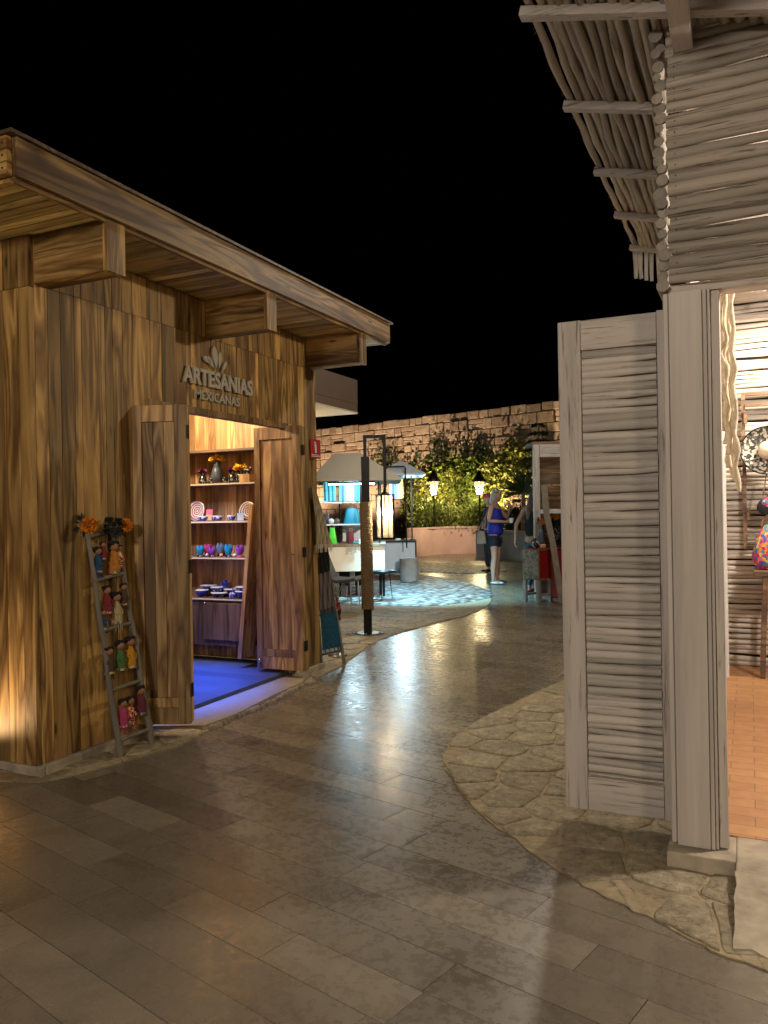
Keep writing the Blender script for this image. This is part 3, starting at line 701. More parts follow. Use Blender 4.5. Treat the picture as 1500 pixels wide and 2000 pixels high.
# brown wooden frame with pegs on the back wall
Yb = 6.88
def P(px, py, Y=Yb): return PY(px, py, Y)
fr = thing('peg_frame', 'brown open wooden frame with pegs on the shop back wall', 'frame', tuple(P(1450, 1075)))
a = P(1451, 768); b = P(1448, 1072); xr = a.x+.62
mb = MB(); mb.box(a.x-.014, a.x+.014, Yb-.03, Yb, b.z, a.z, .5); mb.box(xr-.014, xr+.014, Yb-.03, Yb, b.z, a.z, .5); mb.box(a.x+.015, xr-.015, Yb-.029, Yb, a.z-.028, a.z, .4); mb.box(a.x+.015, xr-.015, Yb-.029, Yb, b.z, b.z+.028, .6); mb.box(a.x+.015, xr-.015, Yb-.05, Yb-.004, a.z-.115, a.z-.09, .7)
obj('frame_bars', mb, M['walnut'], fr)
for (px, py) in ((1456, 815), (1454, 862), (1455, 932), (1462, 1002)):
    p = P(px, py); mb = MB(); mb.box(p.x-.012, p.x+.012, Yb-.06, Yb-.035, p.z-.055, p.z+.04, .5); mb.box(p.x-.075, p.x+.0, Yb-.034, Yb-.02, p.z-.005, p.z+.006, .2); obj('peg', mb, M['walnut'], fr)
# hat
hc = P(1497, 880, 6.76); ht = thing('sombrero', 'black and white patterned straw hat with pale crown on the wall frame', 'hat', tuple(hc))
pal = [(.02, .02, .022), (.45, .42, .36), (.03, .03, .03), (.10, .10, .10), (.5, .48, .42)]
mb = MB(); n = 36
mb.grid(lambda u, v: hc+Vector((math.cos(2*math.pi*u)*(.055+.125*v), -.01-.035*v*v*(1+.4*math.sin(4*math.pi*u)), math.sin(2*math.pi*u)*(.07+.11*v))), n, 4, .5, True, (0, .006, 0)); obj('brim', mb, patches('hat_pattern', pal, 60), ht)
mb = MB(); mb.tube([hc+Vector((math.cos(2*math.pi*i/n)*.182, -.05-.014*math.sin(4*math.pi*i/n), math.sin(2*math.pi*i/n)*.182)) for i in range(n+1)], .005, 6, .2, False); obj('brim_edge', mb, M['black'], ht)
mb = MB(); mb.lathe([(.06, 0), (.062, .03), (.055, .09), (.035, .12), (.001, .125)], (0, 0, 0), 20, .5, 1, 1.15); mb.v = [(hc.x+v[0], hc.y-.008-v[2], hc.z+v[1]) for v in mb.v]; obj('crown', mb, M['cream'], ht)
# embroidered pouch, bag, little table
bright = [(.55, .04, .14), (.05, .10, .50), (.70, .12, .25), (.75, .25, .04), (.04, .25, .35), (.65, .55, .08), (.5, .02, .05)]
pc = P(1506, 990, 6.70); po = thing('embroidered_pouch', 'small black pouch with a bright embroidered flap hanging by a strap', 'pouch', tuple(pc))
mb = MB(); mb.ball(pc, .10, 12, .5, .75, 1., .35); obj('pouch_body', mb, plain('black_felt', (.015, .015, .02), .9), po)
mb = MB(); mb.ball(pc+Vector((.015, -.014, .028)), .085, 12, .5, .6, 1., .32); obj('flap', mb, patches('embroidery', bright, 55), po)
mb = MB(); mb.tube([pc+Vector((-.06, 0, .05)), pc+Vector((.0, .05, .42))], .006, 6, .4); mb.tube([pc+Vector((.08, 0, .05)), pc+Vector((.01, .05, .42))], .006, 6, .4); obj('strap', mb, M['walnut'], po)
bc = P(1508, 1062, 6.62); bg_ = thing('embroidered_bag', 'plump pink, red and blue embroidered bag on the small brown table', 'bag', tuple(bc))
mb = MB(); mb.lathe([(.03, -.19), (.12, -.185), (.135, -.10), (.115, .02), (.08, .10), (.05, .14), (.001, .15)], bc, 20, .5, 1., .7, lambda a, z: 1+.06*math.sin(5*a+z*20)); obj('bag_body', mb, patches('embroidery_large', bright, 48), bg_)
mb = MB(); mb.tube([bc+Vector((.07*math.cos(t), -.01, .13+.09*math.sin(t))) for t in np.linspace(0, math.pi, 9)], .008, 6, .3); obj('handle', mb, M['walnut'], bg_)
tz = bc.z-.195; tb = thing('side_table', 'small brown table with pale legs at the shop back wall', 'table', (bc.x+.1, 6.62, .07))
mb = MB(); mb.box(bc.x-.13, bc.x+.6, 6.42, 6.80, tz-.035, tz, .4); obj('tabletop', mb, M['walnut'], tb, bevel=.003)
for dx, dy in ((-.08, 6.46), (-.08, 6.76), (.54, 6.46), (.54, 6.76)):
    mb = MB(); mb.bar((bc.x+dx, dy, .072), (bc.x+dx+.03, dy, tz-.036), .035, .035, .4); obj('leg', mb, M['walnut'], tb)
# ceiling lamp of the shop
cl = thing('ceiling_lamp', 'round ceiling lamp inside the pale shop', 'lamp', (1.25, 4.1, 2.7))
mb = MB(); mb.lathe([(.12, 0), (.12, .03), (.001, .03)], (1.25, 4.1, 2.66), 18, .2); obj('housing', mb, M['white'], cl)
mb = MB(); mb.box(-.2, 2.6, 3.35, 6.9, 2.96, 2.98, .3); obj('ceiling', mb, M['ww_x'], shop)
# ------------------------------------------------------------------ ladder with flowers and hanging dolls
rng = random.Random(12)
fl0, fr0 = G(235, 1481), G(297, 1456); tl, tr = PX(171, 1042, W+.03), PX(226, 1030, W+.03)
lad = thing('display_ladder', 'grey weathered stick ladder leaning on the kiosk wall, hung with dolls', 'ladder', tuple((fl0+fr0)/2))
wood_g = whitewash('grey_branch', 'z', (.20, .175, .14), (.07, .055, .04), .36)
for a, b in ((fl0, tl), (fr0, tr)):
    mb = MB(); n = 10; mb.tube([a.lerp(b, i/n)+Vector((0, .004*math.sin(i*1.7), .0)) for i in range(n+1)], [.019-.0006*i for i in range(n+1)], 9); obj('rail', mb, wood_g, lad)
RT = [.985, .79, .565, .30, .075]; rungs = []
for t in RT:
    a, b = fl0.lerp(tl, t), fr0.lerp(tr, t); d = (b-a).normalized()*.012; rungs.append((a, b))
    mb = MB(); mb.tube([a-d, a.lerp(b, .5)+Vector((0, 0, .003)), b+d], [.013, .012, .013], 8); obj('rung', mb, wood_g, lad)
def marigold(c, r, label, s):
    rg = random.Random(s); t = thing('marigold_flower', label, 'flower', tuple(c), 0, 'orange flowers on the ladder top')
    mb = MB(); c = Vector(c)
    for k in range(150):
        u = rg.random(); th = rg.uniform(0, 2*math.pi); ph = math.acos(1-1.25*u); d = Vector((math.cos(ph), math.sin(ph)*math.cos(th), math.sin(ph)*math.sin(th)*.92))
        mb.leaf(c+d*r*.35, r*.72, None, .22, (d+Vector((rg.gauss(0, .12), rg.gauss(0, .12), rg.gauss(0, .12)))).normalized())
    obj('petals', mb, M['orange'], t); mb = MB()
    for k in range(10):
        th = rg.uniform(0, 2*math.pi); d = Vector((-.25, math.cos(th), math.sin(th))).normalized(); mb.leaf(c-Vector((.035, 0, 0))+d*r*.5, r*.95, None, .25, d)
    obj('leaves', mb, M['darkleaf'], t); return t
M['orange'] = plain('orange_petals', (.85, .30, .015), .7, 0, .5, 40); M['darkleaf'] = plain('dark_fabric_leaf', (.02, .028, .02), .7)
p = PX(173, 1026, W+.07); marigold(p, .052, 'orange paper marigold on the left end of the ladder top', 1)
p = PX(245, 1026, W+.07); marigold(p, .044, 'orange paper marigold on the right end of the ladder top', 2)
def doll(top, ln, col, hair, label, sc_=1., style=0, s=0):
    """string, hair, head and tasselled body"""
    top = Vector(top); t = thing('hanging_doll', label, 'doll', tuple(top), 0, 'small cloth dolls hanging on the ladder'); rg = random.Random(s)
    c = top-Vector((0, 0, ln))
    mb = MB(); mb.tube([top, c+Vector((0, 0, .03*sc_))], .0025, 5); obj('string', mb, M['rope'], t)
    mb = MB(); w_ = .024*sc_
    mb.lathe([(.3*w_, .02*sc_), (.8*w_, .0), (1.0*w_, -.03*sc_), (1.15*w_, -.065*sc_), (1.25*w_, -.09*sc_), (.4*w_, -.095*sc_)], c, 12, .4, 1, 1, lambda a, z: 1+.08*math.sin(a*5))
    if style == 1:
        for q in range(14):
            a = q*2*math.pi/14; mb.tube([c+Vector((w_*math.cos(a), w_*math.sin(a), -.09*sc_)), c+Vector((w_*1.2*math.cos(a), w_*1.2*math.sin(a), -.125*sc_))], [.003, .002], 4)
    for q in (-1, 1): mb.tube([c+Vector((.004, q*w_*.5, -.004)), c+Vector((.014, q*w_*1.15, -.03*sc_)), c+Vector((.026, q*w_*.7, -.05*sc_))], [.006*sc_, .0055*sc_, .004*sc_], 6)
    obj('dress', mb, col, t)
    mb = MB(); mb.lathe([(1.19*w_, -.078*sc_), (1.28*w_, -.084*sc_), (1.27*w_, -.091*sc_)], c, 12, .4); obj('trim', mb, cl['trim'], t)
    mb = MB(); mb.ball(c+Vector((.004, 0, .035*sc_)), .021*sc_, 10); obj('head', mb, M['dollskin'] if style < 2 else col, t)
    mb = MB(); mb.ball(c+Vector((-.004, 0, .042*sc_)), .024*sc_, 10, None, .9)
    for q in (-1, 1): mb.ball(c+Vector((0, q*.024*sc_, .052*sc_)), .0105*sc_, 7)
    obj('hair', mb, hair, t); return t
M['dollskin'] = plain('doll_skin', (.36, .17, .09), .8)
ink = plain('doll_black_yarn', (.012, .010, .010), .9)
cl = {k: plain('yarn_'+k, tuple(q*.75 for q in v), .9, 0, .35, 60, .4) for k, v in dict(blue=(.03, .10, .22), orange=(.70, .26, .03), red=(.30, .035, .04), cream=(.62, .50, .28), green=(.10, .22, .07), yellow=(.75, .36, .02), pink=(.60, .07, .20), plum=(.20, .035, .06), brown=(.12, .07, .04)).items()}
cl['trim'] = patches('woven_trim', [(.5, .35, .05), (.45, .04, .06), (.05, .12, .3), (.55, .5, .4)], 120)
cl['spot'] = patches('spotted_cloth', [(.75, .30, .12), (.03, .02, .02), (.6, .08, .05), (.8, .6, .3)], 90)
def on(k, t, dx=.022): a, b = rungs[k]; return a.lerp(b, t)+Vector((dx, 0, -.012))
for k, t_, ln, c_, label, s_, st in ((0, .22, .11, 'blue', 'blue cloth doll under the left end of the top rung', 1.15, 1), (0, .40, .07, 'red', 'tiny red doll near the middle of the top rung', .8, 0), (0, .78, .115, 'orange', 'large orange cloth doll under the right side of the top rung', 1.5, 0), (0, .97, .12, 'spot', 'orange and black spotted doll by the right rail, below the top rung', 1.0, 1),
        (1, .30, .09, 'red', 'dark red long doll under the second rung', 1.25, 1), (1, .17, .20, 'blue', 'small blue tassel doll by the left rail, under the second rung', .9, 1), (1, .62, .15, 'cream', 'cream skirted doll with black hair under the second rung', 1.45, 1), (1, .88, .09, 'brown', 'small brown doll with white collar under the right end of the second rung', 1., 1),
        (2, .12, .14, 'brown', 'brown long-haired doll on the left of the third rung', 1.2, 1), (2, .48, .13, 'green', 'green-faced cloth doll in the middle of the third rung', 1.35, 0), (2, .82, .13, 'yellow', 'bright yellow doll hanging from the right of the third rung', 1.45, 0),
        (3, .28, .11, 'pink', 'pink-skirted spotted doll under the left of the fourth rung', 1.25, 1), (3, .52, .11, 'spot', 'black and orange spotted doll under the middle of the fourth rung', 1.2, 1), (3, .86, .075, 'plum', 'plum-coloured doll under the right of the fourth rung', 1.3, 0)):
    doll(on(k, t_), ln, cl[c_], ink, label, s_*.82, st, int(k*10+t_*10))
# dark posy between the flowers
ps = thing('leaf_posy', 'dark leafy posy tied to the top rung between the marigolds', 'posy', tuple(on(0, .75)))
mb = MB()
for i in range(60): mb.leaf(on(0, .55+.5*rng.random())+Vector((.01, 0, rng.uniform(-.01, .09))), rng.uniform(.03, .05))
obj('leaves', mb, M['darkleaf'], ps)

# ------------------------------------------------------------------ shelf unit and goods inside the kiosk
YS, YWALL = 5.62, 5.845
def S(px, py, Y=YS+.1): return PY(px, py, Y)
unit = thing('display_shelf', 'wooden display shelves with a low cabinet inside the kiosk', 'shelf', (-4.4, 5.72, .07))
tops = {}
for nm, py, x1 in (('a', 880, 500), ('b', 945, 500), ('c', 1018, 480), ('d', 1088, 480), ('e', 1167, 482)):
    L = PY(384, py, YS).z; xr = PY(x1, py, YS).x; tops[nm] = L
    mb = MB(); mb.box(-5.6, xr+.05, YS, YWALL, L-.022, L, None)
    obj('shelf_board', mb, M['walnut'], unit, bevel=.002)
    if nm != 'a':
        mb = MB(); mb.box(-5.6, xr+.04, YS-.006, YS-.001, L-.016, L-.004, None); obj('shelf_edge', mb, M['cream'], unit)
zb = PY(440, 1262, YS).z; xe = PY(474, 1260, YS).x
mb = MB(); mb.box(-5.6, xe+.05, YS+.01, YWALL, zb, tops['e']-.024, .15); cb = obj('cabinet', mb, teak('cabinet_wood', 'z', (.15, .09, .06), (.11, .065, .042), (.07, .04, .025)), unit)
mb = MB(); xk = PY(398, 1180, YS).x; mb.box(xk, xe+.01, YS-.008, YS+.008, zb+.05, tops['e']-.04, .3); cd = obj('cabinet_door', mb, teak('cabinet_wood', 'z', (.17, .105, .07), (.12, .07, .046), (.07, .04, .025)), unit, bevel=.003)
mb = MB(); mb.ball((PY(402, 1177, YS).x, YS-.015, PY(402, 1177, YS).z), .009, 8); obj('knob', mb, M['steel'], cd)
a, b = PY(497, 1075, YS), PY(478, 1285, YS)
mb = MB(); mb.bar(PY(481, 1283, YS-.04), PY(503, 985, YS-.04), .035, .20, .8, (0, 1, 0)); obj('slanted_side_board', mb, M['teak_lit'], unit)
# vases
M['blackclay'] = patches('painted_black_clay', [(.012, .014, .018), (.012, .014, .018), (.012, .014, .018), (.25, .27, .27), (.02, .03, .04)], 55, .25)
M['greyclay'] = plain('grey_painted_clay', (.06, .075, .10), .4, 0, .5, 60)
M['yellow'] = plain('yellow_bloom', (.85, .52, .03), .8, 0, .3, 50); M['purple'] = plain('purple_bloom', (.22, .03, .17), .8, 0, .4, 50)
def vase(px, py, h, r, bloom, label, m='blackclay', wide=1.):
    p = S(px, py); p.z = tops['b']; t = thing('painted_vase', label, 'vase', tuple(p), 0, 'dark painted vases on the shelf')
    mb = MB(); mb.lathe([(r*.6, 0), (r*.95, h*.12), (r, h*.3), (r*.7, h*.62), (r*.42, h*.8), (r*.66, h*.98), (r*.6, h*.98), (r*.35, h*.8)], p, 20, .4); obj('vase_body', mb, M[m], t)
    if bloom:
        mb = MB(); c = p+Vector((0, 0, h*1.02)); rg = random.Random(px)
        for k in range(110):
            d = Vector((rg.gauss(0, 1), rg.gauss(0, 1), abs(rg.gauss(0, .5)))).normalized(); mb.leaf(c+d*r*.25*wide, r*.95*wide, None, .3, Vector((d.x, d.y, d.z*.55)).normalized())
        obj('bloom', mb, M[bloom], t)
    return t
vase(396, 942, .105, .040, 'purple', 'small dark painted vase with purple bloom at the left of the vase shelf')
vase(424, 942, .20, .058, 'yellow', 'tall grey painted vase topped with a yellow bloom', 'greyclay', 1.1)
vase(454, 942, .105, .042, 'purple', 'small dark painted vase with purple bloom right of the tall vase')
vase(470, 942, .115, .040, 'yellow', 'squat black vase under a wide yellow bloom', 'blackclay', 1.45)
def mug(px, py, z, r, h, m, label, cat='pot', name='painted_pot', grp=None):
    p = S(px, py, YS+.06); p.z = z; t = thing(name, label, cat, tuple(p), 0, grp)
    mb = MB(); mb.lathe([(r*.7, 0), (r, h*.35), (r*.9, h*.8), (r*.95, h), (r*.85, h), (r*.7, h*.3), (.001, h*.2)], p, 16, .4); obj('pot_body', mb, m, t)
    mb = MB(); mb.tube([p+Vector((r*.9+r*.5*math.sin(q), 0, h*.5-h*.3*math.cos(q))) for q in np.linspace(0, math.pi, 7)], .004, 6); obj('handle', mb, m, t); return t
mug(413, 942, tops['b'], .026, .045, M['blackclay'], 'small black and white painted mug left of the tall vase', grp='painted mugs on the vase shelf')
mug(440, 942, tops['b'], .028, .050, M['blackclay'], 'small black and white painted mug right of the tall vase', grp='painted mugs on the vase shelf')
bx = S(487, 930); bw = thing('wooden_riser', 'small wooden riser block at the right end of the vase shelf', 'block', (bx.x, YS+.1, tops['b']))
mb = MB(); mb.box(bx.x-.045, bx.x+.06, YS+.01, YS+.16, tops['b']+.001, tops['b']+.07, .5); obj('block', mb, M['teak_lit'], bw)
mk = thing('painted_bull', 'small black clay bull figure on the wooden riser', 'figurine', (bx.x-.02, YS+.08, tops['b']+.071)); q = Vector((bx.x-.01, YS+.08, tops['b']+.071))
mb = MB(); mb.ball(q+Vector((0, 0, .035)), .020, 10, .5, .85, 1.7, .8)
mb.ball(q+Vector((.036, 0, .042)), .013, 8, .5)
for sx in (-.02, .02):
    for sy in (-.009, .009): mb.tube([q+Vector((sx, sy, .03)), q+Vector((sx, sy, .001))], [.006, .0045], 6)
mb.tube([q+Vector((.04, -.014, .058)), q+Vector((.04, 0, .052)), q+Vector((.04, .014, .058))], .003, 5)
obj('bull_body', mb, M['blackclay'], mk)
# ring-patterned plates, pink card, blue dishes
def m_rings(name, cols, sc_):
    t = NT(name); ln = t.n('VectorMath', operation='LENGTH', i_0=t.coord((1, 0, 1))).outputs['Value']
    f = t.math('FRACT', t.math('MULTIPLY', ln, sc_)); nd = t.n('ValToRGB'); nd.color_ramp.interpolation = 'CONSTANT'; e = nd.color_ramp.elements; t.t.links.new(f, nd.inputs[0])
    while len(e) < len(cols): e.new(.5)
    for i, c in enumerate(cols): e[i].position = i/len(cols); e[i].color = tuple(c)+(1,)
    return t.set(col=nd.outputs[0], rough=.3)
M['rings'] = m_rings('ringed_glaze', [(.62, .55, .50), (.28, .09, .10), (.60, .45, .38), (.10, .09, .18)], 26.)
def plate(px, py, r, label):
    p = S(px, py); p.z = tops['c']+r*.95; t = thing('ringed_plate', label, 'plate', tuple(p), 0, 'ringed plates standing on the middle shelf')
    mb = MB(); mb.lathe([(.001, 0), (r*.55, .004), (r, .022), (r, .026), (r*.55, .010), (.001, .007)], (0, 0, 0), 36, .4)
    mb.v = [(v[0], -v[2]+v[1]*.18, v[1]) for v in mb.v]; obj('plate', mb, M['rings'], t, world=False); return t
plate(386, 985, .095, 'ringed plate half hidden behind the left folding door'); plate(486, 983, .085, 'ringed plate standing at the right end of the middle shelf')
p = S(411, 990); p.z = tops['c']; cd_ = thing('pink_card', 'pink and tan price card leaning on the middle shelf', 'card', tuple(p))
mb = MB(); mb.box(-.034, .034, -.004, .004, .0, .055, .5, Matrix.Translation(p+Vector((0, -.03, .003))) @ Matrix.Rotation(R(-12), 4, 'X')); obj('tan_half', mb, plain('tan_card', (.45, .27, .16), .7), cd_)
mb = MB(); mb.box(-.034, .034, -.004, .004, .056, .10, .5, Matrix.Translation(p+Vector((0, -.03, .003))) @ Matrix.Rotation(R(-12), 4, 'X')); obj('pink_half', mb, plain('pink_card', (.65, .10, .18), .7), cd_)
M['bluew'] = patches('blue_white_glaze', [(.03, .06, .40), (.50, .52, .60), (.04, .10, .5), (.6, .6, .66), (.1, .15, .5)], 60, .2)
M['bluedk'] = patches('deep_blue_glaze', [(.010, .018, .20), (.02, .04, .34), (.012, .02, .22), (.35, .38, .5), (.01, .015, .16)], 45, .15)
def dish(px, z, Y, r, h, m, label, name='glazed_dish', cat='dish', grp='blue glazed dishes on the shelves'):
    p = PY(px, 1000, Y); p.z = z; t = thing(name, label, cat, tuple(p), 0, grp)
    mb = MB(); mb.lathe([(r*.5, 0), (r*.8, h*.4), (r, h), (r*.93, h), (r*.7, h*.45), (.001, h*.25)], p, 22, .4); obj('dish_body', mb, m, t)
    mb = MB(); mb.lathe([(r, h-.004), (r*1.03, h), (r*.95, h+.003)], p, 22, .4); obj('rim', mb, M['white'], t); return t
for px, r, l in ((396, .045, 'blue and white glazed dish at the left of the middle shelf'), (425, .050, 'wide blue and white dish in the middle of the middle shelf'), (452, .038, 'blue and orange glazed dish beside the pale blue card')):
    dish(px, tops['c'], YS+.06, r, .042, M['bluew'], l)
p = PY(470, 1010, YS+.04); p.z = tops['c']; bc_ = thing('pale_blue_card', 'pale blue square card at the right end of the middle shelf', 'card', tuple(p))
mb = MB(); mb.box(p.x-.032, p.x+.034, p.y-.004, p.y, p.z+.001, p.z+.064, .5); obj('card', mb, plain('pale_blue_card', (.40, .58, .75), .6), bc_)
mb = MB(); mb.box(p.x-.01, p.x+.01, p.y, p.y+.03, p.z+.001, p.z+.03, .5); obj('card_stand', mb, M['walnut'], bc_)
def tulip(px, Y, m, label, h=.085, base=None):
    p = PY(px, 1060, Y); p.z = tops['d']; t = thing('petal_candle_holder', label, 'candle holder', tuple(p), 0, 'petal-shaped candle holders on the shelf')
    mb = MB(); mb.lathe([(.030, 0), (.032, .008), (.018, .016), (.022, .022)], p, 16, .4); obj('base', mb, base or M['blackclay'], t)
    mb = MB(); n = 6
    for k in range(n):
        a = 2*math.pi*k/n+.4
        mb.grid(lambda u, v: p+Vector(((.022+.016*math.sin(math.pi*v*.8))*math.cos(a+(u-.5)*1.25*math.sin(math.pi*min(1, v*.72+.28))), (.022+.016*math.sin(math.pi*v*.8))*math.sin(a+(u-.5)*1.25*math.sin(math.pi*min(1, v*.72+.28))), .02+h*v)), 4, 7, .5, True)
    obj('petals', mb, m, t); return t
gb = plain('turquoise_glass_glaze', (.02, .34, .62), .15); gp = plain('violet_glaze', (.30, .07, .55), .15); gk = plain('pink_glaze', (.70, .10, .28), .15)
tulip(391, YS+.06, gb, 'turquoise petal candle holder at the left of its shelf'); tulip(405, YS+.16, gk, 'pink petal candle holder between the turquoise pair', .095); tulip(414, YS+.07, gp, 'small violet petal candle holder left of the peach ball', .07)
tulip(446, YS+.06, gb, 'large turquoise petal candle holder in the middle of its shelf', .098); tulip(430, YS+.17, plain('grey_blue_glaze', (.2, .3, .42), .2), 'grey-blue petal candle holder behind the peach ball', .105); tulip(468, YS+.06, gp, 'violet and pink petal candle holder at the right of its shelf', .09, gk)
tulip(488, YS+.14, plain('dusky_rose_glaze', (.40, .06, .16), .3), 'dusky rose petal candle holder against the slanted side board', .08)
for px, c_, l in ((404, 'pink_glaze', 'small speckled lilac glass ball on the candle holder shelf'), (432, 'peach', 'small peach ball on the candle holder shelf'), (458, 'w', 'small white ball beside the violet candle holder')):
    p = PY(px, 1080, YS+.02); r = .016; p.z = tops['d']+r; col = {'pink_glaze': (.45, .35, .65), 'peach': (.85, .38, .16), 'w': (.8, .8, .85)}[c_]
    t = thing('glass_ball', l, 'ball', tuple(p)); mb = MB(); mb.ball(p, r, 12, .4); obj('ball', mb, plain('ball_glaze', col, .2), t); mb = MB(); mb.tube([p+Vector((0, 0, r-.001)), p+Vector((0, 0, r+.006))], .004, 8); obj('cap', mb, M['steel'], t)
z = tops['e']
for px, Y, r, h, zz, l in ((392, YS+.07, .06, .06, 0, 'blue glazed bowl at the left end of the lowest shelf'), (405, YS+.16, .075, .045, .05, 'deep blue platter stacked high at the back left of the lowest shelf'), (428, YS+.10, .085, .04, 0, 'wide blue and cream platter at the front of the lowest shelf'), (424, YS+.12, .07, .045, .041, 'blue bowl stacked on the wide platter'),
        (452, YS+.15, .08, .05, .02, 'deep blue bowl in the middle back of the lowest shelf'), (470, YS+.08, .065, .06, 0, 'patterned blue bowl at the right end of the lowest shelf'), (472, YS+.10, .068, .035, .061, 'shallow blue dish on top of the right-hand bowl')):
    dish(px, z+zz, Y, r, h, M['bluedk'], l, grp='blue glazed ware on the lowest shelf')
p = PY(455, 1160, YS+.03); p.z = z; jr = thing('glazed_jar', 'small blue and white lidded jar in front on the lowest shelf', 'jar', tuple(p))
mb = MB(); mb.lathe([(.02, 0), (.032, .018), (.03, .045), (.02, .055)], p, 18, .4); obj('jar_body', mb, M['bluew'], jr); mb = MB(); mb.lathe([(.024, .055), (.016, .068), (.005, .072), (.007, .082), (.001, .086)], p, 16, .4); obj('lid', mb, M['bluedk'], jr)
tp = PY(440, 1150, YS+.13); tp.z = z+.087; tpt = thing('glazed_teapot', 'small blue teapot standing on the stacked bowls', 'teapot', tuple(tp))
mb = MB(); mb.lathe([(.02, 0), (.036, .02), (.03, .045), (.012, .056), (.007, .066), (.001, .07)], tp, 18, .4); mb.tube([tp+Vector((.03, 0, .02)), tp+Vector((.05, 0, .04))], [.008, .004], 7); obj('teapot_body', mb, M['bluedk'], tpt)
mb = MB(); mb.tube([tp+Vector((-.03-.018*math.sin(q), 0, .028-.016*math.cos(q))) for q in np.linspace(0, math.pi, 7)], .004, 6); obj('handle', mb, M['bluedk'], tpt)
# ceiling fixtures of the kiosk
for x, y, nm, l in ((-4.35, 5.25, 'ceiling_lamp', 'small round ceiling lamp inside the kiosk'), (-4.7, 4.7, 'spot_lamp', 'blue spot lamp on the kiosk ceiling')):
    t = thing(nm, l, 'lamp', (x, y, 2.4)); mb = MB(); mb.lathe([(.06, 0), (.06, .10), (.001, .10)], (x, y, 2.395), 16, .3); obj('housing', mb, M['white'], t)

# ------------------------------------------------------------------ textiles at the end of the kiosk wall
rk = thing('textile_rack', 'slim leaning wooden rack draped with a striped and a blue shawl', 'rack', tuple((G(628, 1307)+G(672, 1298))/2))
f1, f2 = G(628, 1307), G(673, 1298); t1, t2 = PX(609, 1075, -3.44), PX(634, 1068, -3.44)
for a, b in ((f1, t1), (f2, t2)):
    mb = MB(); mb.bar(a, b, .03, .02, .4, (1, 0, 0)); obj('rail', mb, wood_g, rk)
for t in (.12, .45, .75, .97):
    mb = MB(); mb.tube([f1.lerp(t1, t), f2.lerp(t2, t)], .010, 8); obj('rung', mb, wood_g, rk)
def cloth(name, label, cat, ta, tb_, mat, off=.02, folds=6, amp=.008, fringe=0, sag=0, x0=.08, x1=.92, root=None):
    t = thing(name, label, cat, tuple(f1.lerp(t1, tb_)))
    def fn(u, v):
        k = ta+(tb_-ta)*v; a = f1.lerp(t1, k); b = f2.lerp(t2, k); p = a.lerp(b, x0+(x1-x0)*u); return p+Vector((off+amp*math.sin(u*folds*6.28+v*2), -off*.6, 0))
    mb = MB(); mb.grid(fn, 28, 14, .4, True, (-.008, .004, 0)); obj('cloth', mb, mat, t)
    if fringe:
        mb = MB()
        for i in range(40):
            p = fn(i/39, 0); mb.tube([p, p+Vector((.002, 0, -fringe*rng.uniform(.7, 1.1)))], [.003, .0015], 4, None, False)
        obj('fringe', mb, mat, t)
    return t
cloth('black_shawl', 'black shawl folded over the top of the textile rack', 'shawl', .80, 1.0, plain('black_wool', (.010, .010, .012), .95, 0, .3, 50), .035, 3, .02)
cloth('striped_shawl', 'grey and plum striped shawl with fringe on the textile rack', 'shawl', .50, .80, stripes('grey_plum_stripes', [(.10, .09, .10), (.20, .17, .17), (.07, .035, .045), (.15, .12, .13)], 'y', .009), .028, 8, .010, .05)
cloth('blue_shawl', 'deep blue fringed shawl low on the textile rack', 'shawl', .16, .53, plain('blue_wool', (.006, .085, .16), .9, 0, .45, 40, .4), .018, 4, .010, .04)
hm = thing('hanging_hammock', 'cream cotton hammock hanging folded at the end of the kiosk wall', 'hammock', tuple(PX(612, 960, -3.36)))
ha, hb = PX(609, 950, -3.365), PX(630, 1062, -3.40)
def hf(u, v):
    z = ha.z+(hb.z-ha.z)*v; y = 5.80+(.05+.24*v)*u-.02+.06*v; return Vector((-3.352+.02*math.sin(u*22+v*3)*(.3+v*.7), y, z))
mb = MB(); mb.grid(hf, 30, 14, .4, True, (-.006, .003, 0)); obj('cloth', mb, stripes('cream_weave', [(.42, .36, .25), (.50, .44, .32), (.34, .28, .18)], 'y', .012), hm)
mb = MB()
for i in range(34):
    p = hf(i/33, 1); mb.tube([p, p+Vector((0, rng.uniform(-.01, .01), -.07))], [.003, .0015], 4, None, False)
obj('fringe', mb, M['cream'], hm)
# post with patterned bag
bp = G(664, 1290); pb = thing('bag_stand', 'slim steel display stand just behind the textile rack', 'stand', (-3.52, 6.50, 0))
mb = MB(); mb.tube([(-3.52, 6.5, .012), (-3.52, 6.5, .56)], .014, 10, .3); mb.lathe([(.09, 0), (.09, .01), (.02, .016)], (-3.52, 6.5, .011), 20, .4); obj('pole', mb, M['steel'], pb)
mb = MB(); mb.tube([(-3.52, 6.5, .55), (-3.52, 6.46, .60), (-3.50, 6.43, .60)], .008, 8, .3); obj('hook', mb, M['steel'], pb)
pz = thing('patterned_pouch', 'red, white and black patterned pouch hanging on the steel stand', 'pouch', (-3.50, 6.42, .42))
mb = MB(); mb.lathe([(.03, -.10), (.055, -.09), (.06, 0), (.05, .07), (.03, .085), (.001, .09)], (-3.50, 6.42, .45), 18, .4, 1.1, .55); obj('pouch_body', mb, patches('red_white_pattern', [(.30, .02, .03), (.45, .40, .36), (.02, .02, .02), (.35, .03, .04)], 28), pz)
mb = MB(); mb.tube([(-3.54, 6.42, .52), (-3.50, 6.42, .60), (-3.46, 6.42, .52)], .005, 6, .3); obj('strap', mb, M['black'], pz)
